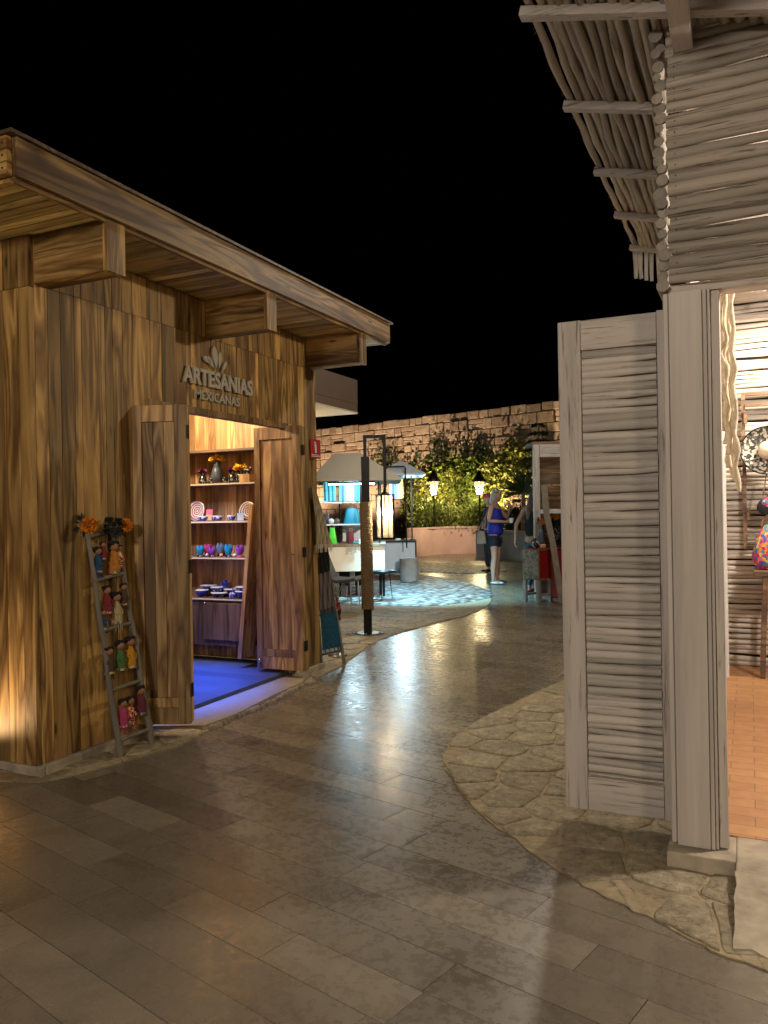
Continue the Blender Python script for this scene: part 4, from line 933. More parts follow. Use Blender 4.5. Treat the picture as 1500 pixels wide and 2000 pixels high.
# chrome tray stool: steel pot on the ground
# ------------------------------------------------------------------ lamp post
B = G(719, 1240); lp = thing('lamp_post', 'black lamp post wound with rope, square lantern hanging from its bent arm', 'lamp post', tuple(B))
U = Vector((math.cos(YAW), math.sin(YAW), 0))
def up(z, s=0, d=0): return Vector((B.x, B.y, 0))+U*s+Vector((-U.y, U.x, 0))*d+Vector((0, 0, z))
mrot = Matrix.Translation((B.x, B.y, 0)) @ Matrix.Rotation(YAW, 4, 'Z')
mb = MB(); mb.box(-.13, .13, -.13, .13, .011, .026, .4, mrot @ Matrix.Rotation(R(38), 4, 'Z')); obj('base_plate', mb, plain('chrome_plate', (.42, .42, .42), .18, 1., .1), lp, bevel=.002)
mb = MB()
for a in range(4): q = mrot @ Matrix.Rotation(R(38+90*a), 4, 'Z') @ Vector((.095, .095, .026)); mb.lathe([(.012, 0), (.012, .01), (.001, .012)], q, 8, .3)
obj('bolts', mb, M['steel'], lp)
mb = MB(); mb.box(-.045, .045, -.045, .045, .026, 1.96, .4, mrot); obj('post', mb, M['black'], lp, bevel=.003)
mb = MB(); z = .27; n = 0; pts = []
turns = 62; zt = 1.46
for i in range(turns*14+1):
    t = i/(turns*14); a = 2*math.pi*i/14; pts.append(up(.28+(zt-.28)*t, .060*math.cos(a), .060*math.sin(a)))
mb.tube(pts, .0105, 6, .5); obj('rope_winding', mb, M['rope'], lp)
mb = MB(); w_ = .017; s1 = .215
mb.box(-.018, .018, -.018, .018, 1.96, 2.20, .3, mrot); mb.box(.0185, s1+.017, -.018, .018, 2.165, 2.20, .3, mrot); mb.box(s1-.017, s1+.017, -.017, .017, 1.62, 2.164, .3, mrot)
obj('bent_arm', mb, M['black'], lp, bevel=.002)
ln_ = mb = MB(); lc = s1-.005; mr = mrot @ Matrix.Translation((lc, 0, 0)) @ Matrix.Rotation(R(22), 4, 'Z'); hw = .070; z0, z1 = 1.07, 1.545
mb.lathe([(.05, 0), (.02, .03), (.014, .08)], mr @ Vector((0, 0, z1+.001)), 12, .3)
for sx in (-1, 1):
    for sy in (-1, 1): mb.box(sx*hw-.009, sx*hw+.009, sy*hw-.009, sy*hw+.009, z0, z1-.012, .3, mr)
mb.box(-hw-.013, hw+.013, -hw-.013, hw+.013, z1-.012, z1, .3, mr); mb.box(-hw-.012, hw+.012, -hw-.012, hw+.012, z0-.02, z0-.001, .3, mr)
lan = obj('lantern', mb, M['black'], lp)
mb = MB()
for sx in (-1, 1):
    mb.box(sx*hw-.003, sx*hw+.003, -hw+.010, hw-.010, z0+.001, z1-.014, .3, mr); mb.box(-hw+.010, hw-.010, sx*hw-.003, sx*hw+.003, z0+.001, z1-.014, .3, mr)
obj('glass_panes', mb, M['glass'], lan)
bz = 1.345; bq = mr @ Vector((0, 0, bz)); mb = MB(); mb.ball(bq, .028, 14, .3, 1.25); obj('bulb', mb, M['bulb'], lan)
mb = MB(); mb.tube([bq+Vector((0, 0, .035)), (bq.x, bq.y, z1-.013)], .010, 8); obj('bulb_holder', mb, M['iron'], lan)
L_LAN = lamp('lantern_light', 'POINT', tuple(bq+Vector((0, 0, .0))), 66, (1, .76, .46), .034)
# ------------------------------------------------------------------ market stalls in the square
FW = Vector((-math.sin(YAW), math.cos(YAW), 0))
def D(px, py, dep): return Vector((0, 0, CAMH)) + _ray(px, py)*dep      # a point at a depth along the view axis
def SQ(px, py, dep, base): v = D(px, py, dep); return v
class Fr:      # a stall's own frame: s to the right, d away, z up
    def __init__(s, px, dep, rot=0.):
        p = D(px, 1000, dep); s.o = Vector((p.x, p.y, 0)); a = YAW+rot
        s.m = Matrix.Translation(s.o) @ Matrix.Rotation(a, 4, 'Z'); s.dep = dep; s.px = px
    def s_(s, px, d=0): return (px-s.px)/FPX*(s.dep+d)
    def z(s, py, d=0): return CAMH-(py-(1000-(s.px-750)*.0175))/FPX*(s.dep+d)
    def b(s, mb, x0, x1, y0, y1, z0, z1, r=None): mb.box(x0, x1, y0, y1, z0, z1, r, s.m)
    def p(s, x, y, z): return s.m @ Vector((x, y, z))
canv = plain('tan_canvas', (.27, .24, .185), .85, 0, .12, 3, .1); canw = plain('white_canvas', (.60, .66, .70), .8, 0, .08, 3)
def canopy(fr, x0, x1, y0, y1, ze, zt, inset, mat, parent, rid=.0):
    mb = MB(); vs = [fr.p(x0, y0, ze), fr.p(x1, y0, ze), fr.p(x1, y1, ze), fr.p(x0, y1, ze), fr.p(x0+inset, y0+inset*.8, zt), fr.p(x1-inset-rid, y0+inset*.8, zt), fr.p(x1-inset-rid, y1-inset*.8, zt), fr.p(x0+inset, y1-inset*.8, zt)]
    lo = [v-Vector((0, 0, .03)) for v in vs[:4]]
    mb.add(vs+lo, [(0, 1, 5, 4), (1, 2, 6, 5), (2, 3, 7, 6), (3, 0, 4, 7), (4, 5, 6, 7), (8, 9, 1, 0), (9, 10, 2, 1), (10, 11, 3, 2), (11, 8, 0, 3)], .5)
    obj('canopy', mb, mat, parent)
A1 = Fr(690, 12.4); st = thing('market_stall', 'market stall under a tan canopy with a cream panelled counter', 'stall', tuple(A1.o))
xl, xr = A1.s_(600), A1.s_(752)
canopy(A1, A1.s_(610), A1.s_(785), -.35, 1.35, A1.z(937), A1.z(889, .4), .36, canv, st, .28)
for x in (A1.s_(656), A1.s_(704), A1.s_(600), A1.s_(740)):
    for y in ((.28, 1.1) if x > -.25 else (1.1,)):
        mb = MB(); A1.b(mb, x-.015, x+.015, y-.015, y+.015, .02, A1.z(936)-.035); obj('post', mb, M['black'], st)
cz = A1.z(1063)
mb = MB(); A1.b(mb, xl, xr, -.02, 1.15, cz-.035, cz, .4); obj('countertop', mb, M['walnut'], st)
for x0, x1 in ((A1.s_(632), A1.s_(704)), (A1.s_(706), A1.s_(750))):
    mb = MB(); A1.b(mb, x0, x1, .0, .025, A1.z(1116), cz-.036, .4); obj('front_panel', mb, M['cream'], st, bevel=.004)
mb = MB(); A1.b(mb, xl, A1.s_(631), .0, .025, A1.z(1116), cz-.036, .4); obj('front_panel', mb, M['concrete'], st)
for x in (xl+.1, xr-.04):
    for y in (.05, 1.1): mb = MB(); A1.b(mb, x-.02, x+.02, y-.02, y+.02, .02, A1.z(1116)); obj('leg', mb, M['black'], st)
for py in (980, 1023):
    mb = MB(); A1.b(mb, A1.s_(610), A1.s_(712), .45, .95, A1.z(py, .6)-.02, A1.z(py, .6), .4); obj('shelf', mb, M['white'], st)
mb = MB(); A1.b(mb, A1.s_(662), A1.s_(706), .98, 1.0, cz+.01, A1.z(1026, .6), .4); obj('back_panel', mb, M['white'], st)
tl_ = thing('strip_lamp', 'cool white strip lamp under the tan stall canopy', 'lamp', tuple(A1.p(0, .1, 1.8)))
mb = MB(); A1.b(mb, -.4, .35, .08, .12, A1.z(940)-.03, A1.z(940), .4); obj('housing', mb, M['black'], tl_); mb = MB(); A1.b(mb, -.39, .34, .085, .115, A1.z(940)-.045, A1.z(940)-.031, .4); obj('tube', mb, emit('cool_tube', (.6, .9, 1), 14), tl_)
L_S1 = lamp('stall_light', 'POINT', tuple(A1.p(-.02, .1, A1.z(940)-.10)), 15, COOL, .06)
L_S2 = lamp('stall_flood', 'SPOT', tuple(A1.p(.62, -.30, 1.86)), 430, (.30, .76, 1.0), .05, tuple(A1.p(1.15, .25, 0)), 98, .6)
# goods on the tan stall
zs1, zs2 = A1.z(980, .6), A1.z(1023, .6)
def good(name, label, cat, x, y, z, grp=None): return thing(name, label, cat, tuple(A1.p(x, y, z)), YAW, grp)
def hang(fr, x0, x1, y, z0, z1, mat, name, label, cat, amp=.012):
    t = thing(name, label, cat, tuple(fr.p((x0+x1)/2, y, z1)), YAW)
    mb = MB(); mb.grid(lambda u, v: fr.p(x0+(x1-x0)*u, y+amp*math.sin(u*20+v), z0+(z1-z0)*v), 16, 4, .5, True, (0, .01, 0)); obj('cloth', mb, mat, t)
    mb = MB(); mb.tube([fr.p(x0-.01, y, z1+.006), fr.p(x1+.01, y, z1+.006)], .007, 6); obj('rod', mb, M['black'], t); return t
hang(A1, A1.s_(628), A1.s_(653), .42, A1.z(978, .5), A1.z(941, .5), stripes('denim_weave', [(.06, .26, .38), (.10, .36, .48)], 'z', .012), 'folded_blanket', 'plain blue woven blanket at the left of the top stall shelf', 'blanket')
hang(A1, A1.s_(660), A1.s_(701), .42, A1.z(979, .5), A1.z(940, .5), stripes('rainbow_weave', [(.55, .5, .45), (.30, .20, .55), (.05, .15, .55), (.05, .5, .25), (.1, .45, .6), (.06, .12, .5), (.15, .55, .3), (.55, .3, .25)], 'x', .040), 'striped_blanket', 'rainbow striped blanket hanging on the tan stall', 'blanket')
def bag(fr, x, y, z, wd_, h, mat, label, name='handbag', cat='bag', top=.62, flat=.4):
    t = thing(name, label, cat, tuple(fr.p(x, y, z)), YAW)
    mb = MB(); mb.lathe([(wd_*.46, 0), (wd_*.5, h*.06), (wd_*.5*(1+top)/2, h*.5), (wd_*.5*top, h*.95), (wd_*.5*top*.9, h), (.002, h*.97)], (0, 0, 0), 24, .5, 1., flat, lambda a, q: 1/max(abs(math.cos(a)), abs(math.sin(a)))**.55)
    mb.v = [tuple(fr.p(x+v[0], y+v[1], z+v[2])) for v in mb.v]; obj('bag_body', mb, mat, t)
    mb = MB(); mb.tube([fr.p(x+wd_*.26*math.cos(q), y-.01, z+h*.93+h*.22*math.sin(q)) for q in np.linspace(0, math.pi, 10)], .006, 6); obj('handle', mb, M['walnut'], t); return t
teal = plain('teal_leather', (.01, .20, .30), .45, 0, .12, 8)
bag(A1, A1.s_(685, .6), .62, zs2+.001, .30, .27, teal, 'large teal handbag on the lower shelf of the tan stall', flat=.45)
bag(A1, A1.s_(646), .30, cz+.001, .15, .26, plain('lime_green_plastic', (.06, .60, .04), .35), 'bright lime green bag standing on the tan stall counter', top=.55)
bag(A1, A1.s_(683), .28, cz+.001, .11, .21, plain('wine_red_canvas', (.14, .012, .03), .7), 'small wine red backpack on the tan stall counter', 'backpack', 'backpack', .8, .6)
bag(A1, A1.s_(634, .6), .62, zs2+.001, .16, .16, plain('black_bag', (.015, .014, .02), .5), 'black bag at the left end of the lower stall shelf')
rng = random.Random(2)
for i, (px, l, c_) in enumerate(((644, 'white and black shoe-like bundle between the black and teal bags', (.55, .52, .5)), (655, 'round brown purse left of the teal handbag', (.10, .06, .045)))):
    t = good('purse', l, 'purse', A1.s_(px, .6), .55, zs2); mb = MB(); c = A1.p(A1.s_(px, .6), .55, zs2+.05); mb.ball(c, .048, 10, .5, .95, 1.2, .8); obj('purse_body', mb, plain('purse', c_, .5), t)
    mb = MB(); mb.tube([c+Vector((-.03, 0, .04)), c+Vector((0, 0, .08)), c+Vector((.03, 0, .04))], .004, 5); obj('strap', mb, M['black'], t)
for i, (c_, l) in enumerate((((.01, .22, .16), 'green-teal folded textile stack, bottom one on the counter'), ((.30, .10, .20), 'pink and white folded textile lying on the teal one'))):
    t = good('folded_textile', l, 'textile', A1.s_(702), .12, cz+.03*i); mb = MB(); A1.b(mb, A1.s_(688)+i*.04, A1.s_(725), .03+.02*i, .30, cz+.001+.036*i, cz+.033+.036*i, .4)
    obj('folds', mb, stripes('folded_cloth', [c_, tuple(min(1, q*1.5+.05) for q in c_)], 'z', .006), t, bevel=.01); mb = MB(); A1.b(mb, A1.s_(700), A1.s_(703), .025+.02*i, .305, cz+.0005+.036*i, cz+.0345+.036*i, .4); obj('ribbon', mb, M['white'], t)
for i in range(9):
    t = good('key_ring', 'small beaded key ring hanging over the cream counter edge', 'key ring', A1.s_(676+i*2.6), -.03, cz-.02, 'key rings along the stall counter')
    mb = MB(); c = A1.p(A1.s_(676+i*2.6), -.03, cz-.03); L = rng.uniform(.05, .10); mb.tube([c+Vector((0, 0, .03)), c-Vector((0, 0, L))], [.003, .003], 5); obj('cord', mb, M['cream'], t); mb = MB(); mb.ball(c-Vector((0, 0, L+.01)), .010, 7); obj('bead', mb, M['signw'], t)
for px, l in ((668, 'black crate under the tan stall, left one'), (700, 'dark box under the tan stall beside the post')):
    t = good('storage_box', l, 'box', A1.s_(px), .5, 0); x = A1.s_(px); mb = MB(); A1.b(mb, x-.085, x+.085, .35, .7, .17, .40, .4); obj('box_body', mb, M['black'], t, bevel=.006)
    mb = MB(); A1.b(mb, x-.09, x+.09, .345, .705, .401, .425, .4); obj('lid', mb, M['dark'], t); mb = MB()
    for q in (-.07, .07): A1.b(mb, x+q-.012, x+q+.012, .40, .65, .021, .169, .4)
    obj('feet', mb, M['black'], t)
# second stall, pale canopy
A2 = Fr(780, 15.6); s2 = thing('market_stall', 'market stall with a pale blue-white canopy and black pipe frame', 'stall', tuple(A2.o))
canopy(A2, A2.s_(738), A2.s_(831), -.4, .9, A2.z(927), A2.z(902), .42, canw, s2)
mb = MB(); x0, x1 = A2.s_(757), A2.s_(792); zt = A2.z(911, -.42)
mb.tube([A2.p(x0, -.42, zt)]+[A2.p(x1-.05+.05*math.sin(q), -.42, zt-.05+.05*math.cos(q)) for q in np.linspace(0, math.pi/2, 6)]+[A2.p(x1, -.42, .65)], .014, 8); obj('pipe_frame', mb, M['black'], s2)
for x in (A2.s_(744), A2.s_(806)):
    mb = MB(); A2.b(mb, x-.015, x+.015, .55, .58, .02, A2.z(927)); obj('post', mb, M['black'], s2)
cz2 = A2.z(1056)
mb = MB(); A2.b(mb, A2.s_(738), A2.s_(812), -.1, .7, cz2-.03, cz2, .4); obj('countertop', mb, M['black'], s2)
mb = MB(); A2.b(mb, A2.s_(746), A2.s_(809), -.06, -.035, A2.z(1119), cz2-.031, .4); obj('front_panel', mb, plain('pale_blue_panel', (.48, .58, .66), .5, 0, .06, 3), s2)
mb = MB(); A2.b(mb, A2.s_(809.2), A2.s_(812), -.06, .68, A2.z(1135), cz2-.031, .4); obj('side_panel', mb, M['black'], s2)
mb = MB(); A2.b(mb, A2.s_(738), A2.s_(788), .55, .60, A2.z(973), A2.z(971), .4); obj('shelf_rail', mb, M['white'], s2)
for x in (A2.s_(748), A2.s_(800)):
    mb = MB(); A2.b(mb, x-.02, x+.02, 0, .04, .02, A2.z(1119)); obj('leg', mb, M['black'], s2)
hang(A2, A2.s_(762), A2.s_(779), .5, A2.z(972), A2.z(934), stripes('blue_weave', [(.07, .08, .42), (.10, .22, .65), (.45, .6, .7), (.05, .08, .40)], 'x', .045), 'blue_blanket', 'blue and white striped blanket hanging in the pale stall', 'blanket')
hang(A2, A2.s_(780), A2.s_(789), .5, A2.z(972), A2.z(934), plain('yellow_weave', (.50, .38, .05), .9), 'yellow_blanket', 'yellow blanket strip beside the blue one in the pale stall', 'blanket')
for px, l, c_ in ((776, 'white folded napkins on the pale stall counter', (.7, .75, .75)), (796, 'little beige bowl on the pale stall counter', (.4, .33, .2))):
    t = thing('counter_ware', l, 'tableware', tuple(A2.p(A2.s_(px), .1, cz2))); mb = MB(); mb.lathe([(.05, 0), (.08, .03), (.07, .03), (.03, .01)], A2.p(A2.s_(px), .1, cz2+.001), 14, .4); obj('bowl', mb, plain('ware', c_, .5), t); mb = MB(); mb.lathe([(.02, -.002), (.025, .0)], A2.p(A2.s_(px), .1, cz2+.003), 10, .4); obj('foot', mb, M['black'], t)
L_S3 = lamp('stall_light', 'POINT', tuple(A2.p(.05, .1, 1.72)), 45, COOL, .06)
# stone drum stool
q = G(793, 1138); ds = thing('stone_stool', 'grey concrete drum stool in front of the pale stall', 'stool', (q.x, q.y+.15, .02))
mb = MB(); mb.lathe([(.17, 0), (.178, .02), (.18, .2), (.172, .42), (.165, .44), (.001, .441)], (q.x, q.y+.15, .02), 28, .5, 1, 1, lambda a, z: 1+.012*math.sin(3*a+z*9)); obj('drum', mb, M['concrete'], ds)
mb = MB(); mb.tube([(q.x+.168, q.y+.15, .30), (q.x+.186, q.y+.15, .30)], .02, 8); obj('knob', mb, M['concrete'], ds)
# grey shell chair with white wire legs
c = D(668, 1000, 10.9); c = Vector((c.x, c.y, .011)); ch = thing('shell_chair', 'grey shell chair on white wire legs beside the lamp post', 'chair', tuple(c), YAW+R(78))
def chs(u, v):
    x = (u-.5)*.50; s = v; 
    if s < .55: y = -.22+.44*s/.55; z = .43-.03*math.sin(math.pi*s/.55)+.35*max(0, abs(x)-.16)
    else: t = (s-.55)/.45; y = .22+.10*t; z = .43+.40*t; x *= 1-.25*t; y -= 1.2*x*x
    return (x, y, z)
mb = MB(); mb.grid(chs, 12, 16, .5, True, (0, 0, -.022)); obj('shell', mb, plain('grey_felt', (.13, .13, .12), .9, 0, .2, 20), ch, world=False)
for sx in (-1, 1):
    mb = MB(); mb.tube([(sx*.20, -.16, .40), (sx*.24, -.17, .02), (sx*.22, -.02, .015), (sx*.19, .05, .38)], .007, 8); mb.tube([(sx*.19, .05, .38), (sx*.24, .20, .015), (sx*.20, .17, .40)], .007, 8); obj('wire_leg', mb, plain('white_wire', (.60, .52, .38), .4), ch, world=False)
mb = MB(); mb.tube([(-.20, -.16, .40), (.20, -.16, .40)], .007, 8); mb.tube([(-.2, .17, .40), (.2, .17, .40)], .007, 8); obj('cross_wire', mb, M['white'], ch, world=False)
# black hairpin stool beyond the lamp post
c = D(741, 1000, 12.0); hs = thing('hairpin_stool', 'low black stool on hairpin legs behind the lamp post', 'stool', (c.x, c.y, .02), YAW)
mb = MB(); mb.lathe([(.16, .40), (.19, .41), (.19, .44), (.001, .445)], (0, 0, 0), 24, .4, 1.3, 1.); obj('seat', mb, M['black'], hs, world=False)
for k in range(3):
    a = k*2.094+.6; x, y = .15*math.cos(a), .15*math.sin(a); mb = MB(); mb.tube([(x*1.1-.03*y, y, .40), (x*1.4, y*1.4, .004), (x*1.1+.03*y, y*.8, .40)], .006, 6); obj('hairpin_leg', mb, M['black'], hs, world=False)
# ------------------------------------------------------------------ planters, wall, greenery
YW = 27.0
WA, WB = D(622, 1000, 33.2), D(1090, 1000, 25.6); WA.z = WB.z = 0; WD = (WB-WA).normalized(); WN = Vector((WD.y, -WD.x, 0))
WMX = Matrix(((WD.x, -WN.x, 0, WA.x), (WD.y, -WN.y, 0, WA.y), (0, 0, 1, 0), (0, 0, 0, 1)))
def WP(px, py, off=.1):
    d = _ray(px, py); o = Vector((0, 0, CAMH)); q = WA+WN*off; return o+d*((q-o).dot(WN)/d.dot(WN))
lime_p = plain('pink_stucco', (.60, .44, .34), .8, 0, .15, 2.5, .3); lime_w = plain('white_stucco', (.42, .42, .40), .8, 0, .2, 3, .2)
def planter(name, label, pts, h, mat, th=.35):
    t = thing(name, label, 'planter', (pts[0][0], pts[0][1], 0)); P_ = crom(pts, 8); n = len(P_)
    out = P_ + [(x+th*.3, y+th) for x, y in P_[::-1]]; mb = MB(); mb.prism(out, 0, h-.06, .5); obj('planter_wall', mb, mat, t)
    o2 = [(x-.0, y-.03) for x, y in P_]+[(x+th*.3, y+th) for x, y in P_[::-1]]; mb = MB(); mb.prism(o2, h-.058, h, .5); obj('coping', mb, mat, t)
    mb = MB(); mb.prism([(x, y+.3) for x, y in P_]+[(x, y+2.2) for x, y in P_[::-1]], 0, h-.15, .2); obj('soil', mb, M['ground'], t); return t
g1 = [G(x, y) for x, y in ((795, 1088), (812, 1087), (845, 1084), (880, 1082), (935, 1081))]
planter('garden_planter', 'low curved planter wall glowing pink under the hedge', [(v.x, v.y) for v in g1], .86, lime_p)
g2 = [G(x, y) for x, y in ((930, 1089), (960, 1090), (1022, 1096), (1080, 1103), (1150, 1110))]
planter('garden_planter', 'pale grey planter wall behind the woman in blue', [(v.x, v.y) for v in g2], .78, lime_w)
wall = thing('stone_wall', 'tall wall of rough pinkish stone blocks behind the garden', 'wall', tuple((WA+WB)/2))
rng = random.Random(17); mb = MB(); zt = WP(860, 811, 0).z; z = .0; YW = 0.
while z < zt-.05:
    h = rng.uniform(.20, .40); h = min(h, zt-z);
    if zt-(z+h) < .15: h = zt-z
    x = -3-rng.random()
    while x < 19:
        wv = rng.uniform(.28, .78)
        if rng.random() < .18 and h > .3:
            hh = h*rng.uniform(.4, .6); mb.box(x+.012, x+wv-.012, YW-rng.uniform(0, .05), YW+.3, z+.012, z+hh-.008, rng.random()); mb.box(x+.012, x+wv-.012, YW-rng.uniform(0, .05), YW+.3, z+hh+.008, z+h-.008, rng.random())
        else: mb.box(x+.012, x+wv-.012, YW-rng.uniform(0, .10), YW+.3, z+.010, z+h-.010+(rng.uniform(-.0, .05) if z+h > zt-.01 else 0), rng.random())
        x += wv
    z += h
t_ = NT('pink_limestone_block'); n_ = t_.noise(t_.coord((1, 1, 1), .5), 4, 6, .7); r_ = t_.rnd()
c_ = t_.mix(.9, t_.ramp(r_, [(0, (.30, .215, .145)), (.25, (.39, .285, .195)), (.7, (.46, .345, .24)), (1, (.54, .42, .30))]), t_.ramp(n_, [(.25, .55), (.5, 1.), (.8, 1.2)]), 'MULTIPLY'); t_.set(col=c_, rough=.85); t_.bump(n_, 1., .06)
mb.v = [tuple(WMX @ Vector(v)) for v in mb.v]; obj('stone_blocks', mb, t_.m, wall, bevel=.025)
mb = MB(); mb.box(-3, 19, .03, .5, 0, zt-.1, .5); mb.v = [tuple(WMX @ Vector(v)) for v in mb.v]; obj('mortar_core', mb, plain('dusty_mortar', (.17, .125, .085), .9), wall)
GH = foliage('hedge_leaves', (.045, .075, .010), (.10, .14, .018), (.19, .22, .035)); GD = foliage('dark_leaves', (.018, .032, .010), (.04, .062, .016), (.08, .105, .03)); GY = foliage('bright_leaves', (.08, .105, .014), (.17, .19, .028), (.34, .32, .08))
def dep_of(y, x=-9): return Vector((x, y, 0)).dot(FW)
def bush(name, label, cat, px0, px1, py0, py1, dep, thick, n, size, mat, asp=.35, shape=None, grp=None, stems=4, seed=0, upw=0.):
    rg = random.Random(seed); a = D((px0+px1)/2, 1000, dep); t = thing(name, label, cat, (a.x, a.y, .6), 0, grp); mb = MB()
    st0 = random.getstate(); random.seed(seed)
    cl_ = [(rg.uniform(px0, px1), rg.uniform(py0, py1), rg.uniform(-thick, thick), rg.uniform(.5, 1.2)) for _ in range(max(6, n//70))]
    for c in cl_:
        if shape and not shape((c[0]-px0)/(px1-px0), (py1-c[1])/(py1-py0)): continue
        for k in range(70):
            g = lambda: rg.gauss(0, 1)
            p = D(c[0], c[1], dep+c[2])+Vector((g()*.13, g()*.13, g()*.13))*c[3]*(1+.5*(n > 3000))
            d = Vector((g(), g(), g()+upw)).normalized(); mb.leaf(p, size*rg.uniform(.6, 1.3), rg.random(), asp, d)
    random.setstate(st0)
    obj('foliage', mb, mat, t); mb = MB()
    for k in range(stems):
        x = px0+(px1-px0)*(k+.5)/stems; p0 = D(x, 1000, dep); p1 = D(x+rg.uniform(-8, 8), py0+(py1-py0)*.3, dep); mb.tube([(p0.x, p0.y, .6), ((p0.x+p1.x)/2+.05, p0.y, (p1.z+.6)/2), tuple(p1)], [.03, .022, .008], 6)
    obj('stems', mb, M['walnut'], t); return t
DP = 25.4
bush('fern_hedge', 'fine-leaved green hedge filling the pink planter', 'hedge', 806, 958, 985, 1030, DP-.3, .35, 9000, .13, GH, .16, lambda u, v: v < .8+.25*math.sin(u*9), stems=8, seed=1, upw=1.2)
bush('fern_hedge', 'darker hedge behind the white planter between the two women', 'hedge', 985, 1062, 1000, 1035, 22.5, .3, 2600, .13, GD, .16, None, stems=4, seed=22, upw=1.2)
for i, (x0, x1, y0, y1, n, l, m_) in enumerate(((792, 838, 925, 1000, 2600, 'leafy shrub left of the left garden lantern', GY), (855, 885, 905, 990, 2600, 'leafy shrub between the two garden lanterns, left of centre', GY), (878, 925, 900, 985, 3000, 'broad leafy shrub just left of the right garden lantern', GH),
        (948, 985, 905, 985, 2600, 'bright leafy shrub right of the right garden lantern', GY), (984, 1046, 880, 960, 2400, 'tall bright shrub against the wall above the palm', GY), (838, 866, 905, 935, 900, 'loose shrub top above the left garden lantern', GH))):
    bush('leafy_shrub', l, 'shrub', x0, x1, y0, y1, DP+.25, .3, n, .13, m_, .38, None, 'shrubs along the stone wall', 3, 40+i)
def vine(px, py0, py1, wpx, n, label, mat, seed):
    rg = random.Random(seed); st0 = random.getstate(); random.seed(seed); p = WP(px, py1); t = thing('climbing_vine', label, 'vine', (p.x, p.y, .6), 0, 'vines climbing the stone wall'); mb = MB(); ms = MB()
    for s in range(4):
        x = px+rg.uniform(-wpx, wpx)*.5; pts = []; yy = py1; top = py0+rg.uniform(0, (py1-py0)*.5)
        while yy > top: pts.append(WP(x, yy)); yy -= 7; x += rg.uniform(-5, 5)
        if len(pts) < 2: continue
        ms.tube(pts, [.018]*len(pts), 5)
        for k in range(n//4):
            q = rg.choice(pts); sp = .26; mb.leaf(q+Vector((rg.gauss(0, sp), -abs(rg.gauss(0, .06)), rg.gauss(0, .2))), rg.uniform(.07, .17), rg.random(), .42, Vector((rg.gauss(0, 1), rg.uniform(-1, 0), rg.gauss(0, 1)-.5)).normalized())
    random.setstate(st0); obj('foliage', mb, mat, t); obj('stems', ms, M['walnut'], t)
vine(745, 868, 940, 44, 420, 'sparse vine on the wall just right of the lamp post arm', GD, 1); vine(800, 862, 950, 36, 300, 'vine on the wall above the pale stall canopy', GD, 2)
vine(868, 822, 930, 26, 360, 'tall thin vine reaching the wall top above the left lantern', GD, 3); vine(905, 842, 930, 26, 300, 'vine on the wall between the two lanterns', GD, 4)
vine(938, 868, 935, 30, 900, 'dense dark vine clump just above the right lantern', GD, 5); vine(1000, 848, 940, 30, 700, 'vine with bright leaves right of the dark clump', GY, 6)
# palm and dark conifer-like tree near the right
rg = random.Random(8); c = D(1022, 962, 21.); pm = thing('fan_palm', 'dark spiky palm behind the women', 'palm', (c.x, c.y, .7)); mb = MB()
for k in range(110):
    th = rg.uniform(-.35, math.pi+.35); d = (U*math.cos(th)+Vector((0, 0, 1))*math.sin(th)+FW*rg.uniform(-.6, .3)).normalized(); L = rg.uniform(.45, .75); e = d.cross(FW).normalized()*.016
    mb.add([c-e*.5, c+e*.5, c+d*L*.6+e, c+d*L-Vector((0, 0, .06)), c+d*L*.6-e], [(0, 1, 2, 3, 4)], rg.random())
obj('fronds', mb, GD, pm); mb = MB(); mb.tube([(c.x, c.y, .6), (c.x, c.y, c.z)], [.07, .05], 8); obj('trunk', mb, M['walnut'], pm)
c = D(1052, 1000, 22.); tr_ = thing('tall_shrub', 'tall dark shrub with drooping tiers rising above the pale door frame', 'tree', (c.x, c.y, .5)); mb = MB(); ms = MB(); zt2 = D(1052, 828, 22).z
ms.tube([(c.x, c.y, .5), (c.x+.04, c.y, zt2)], [.06, .02], 8)
for k in range(1500):
    t = rg.random()**.8; z = 1.2+(zt2-1.2)*t; r = (1-t)*.75+.12; z += .0; a = rg.uniform(0, 6.28); q = r*rg.random()**.5; tier = round(z/.22)*.22
    p = Vector((c.x+.04*t+q*math.cos(a), c.y+q*math.sin(a), tier-.22*q+rg.gauss(0, .02))); mb.leaf(p, rg.uniform(.08, .16), rg.random(), .25, Vector((math.cos(a), math.sin(a), -.5)).normalized())
obj('foliage', mb, GD, tr_); obj('trunk', ms, M['walnut'], tr_)
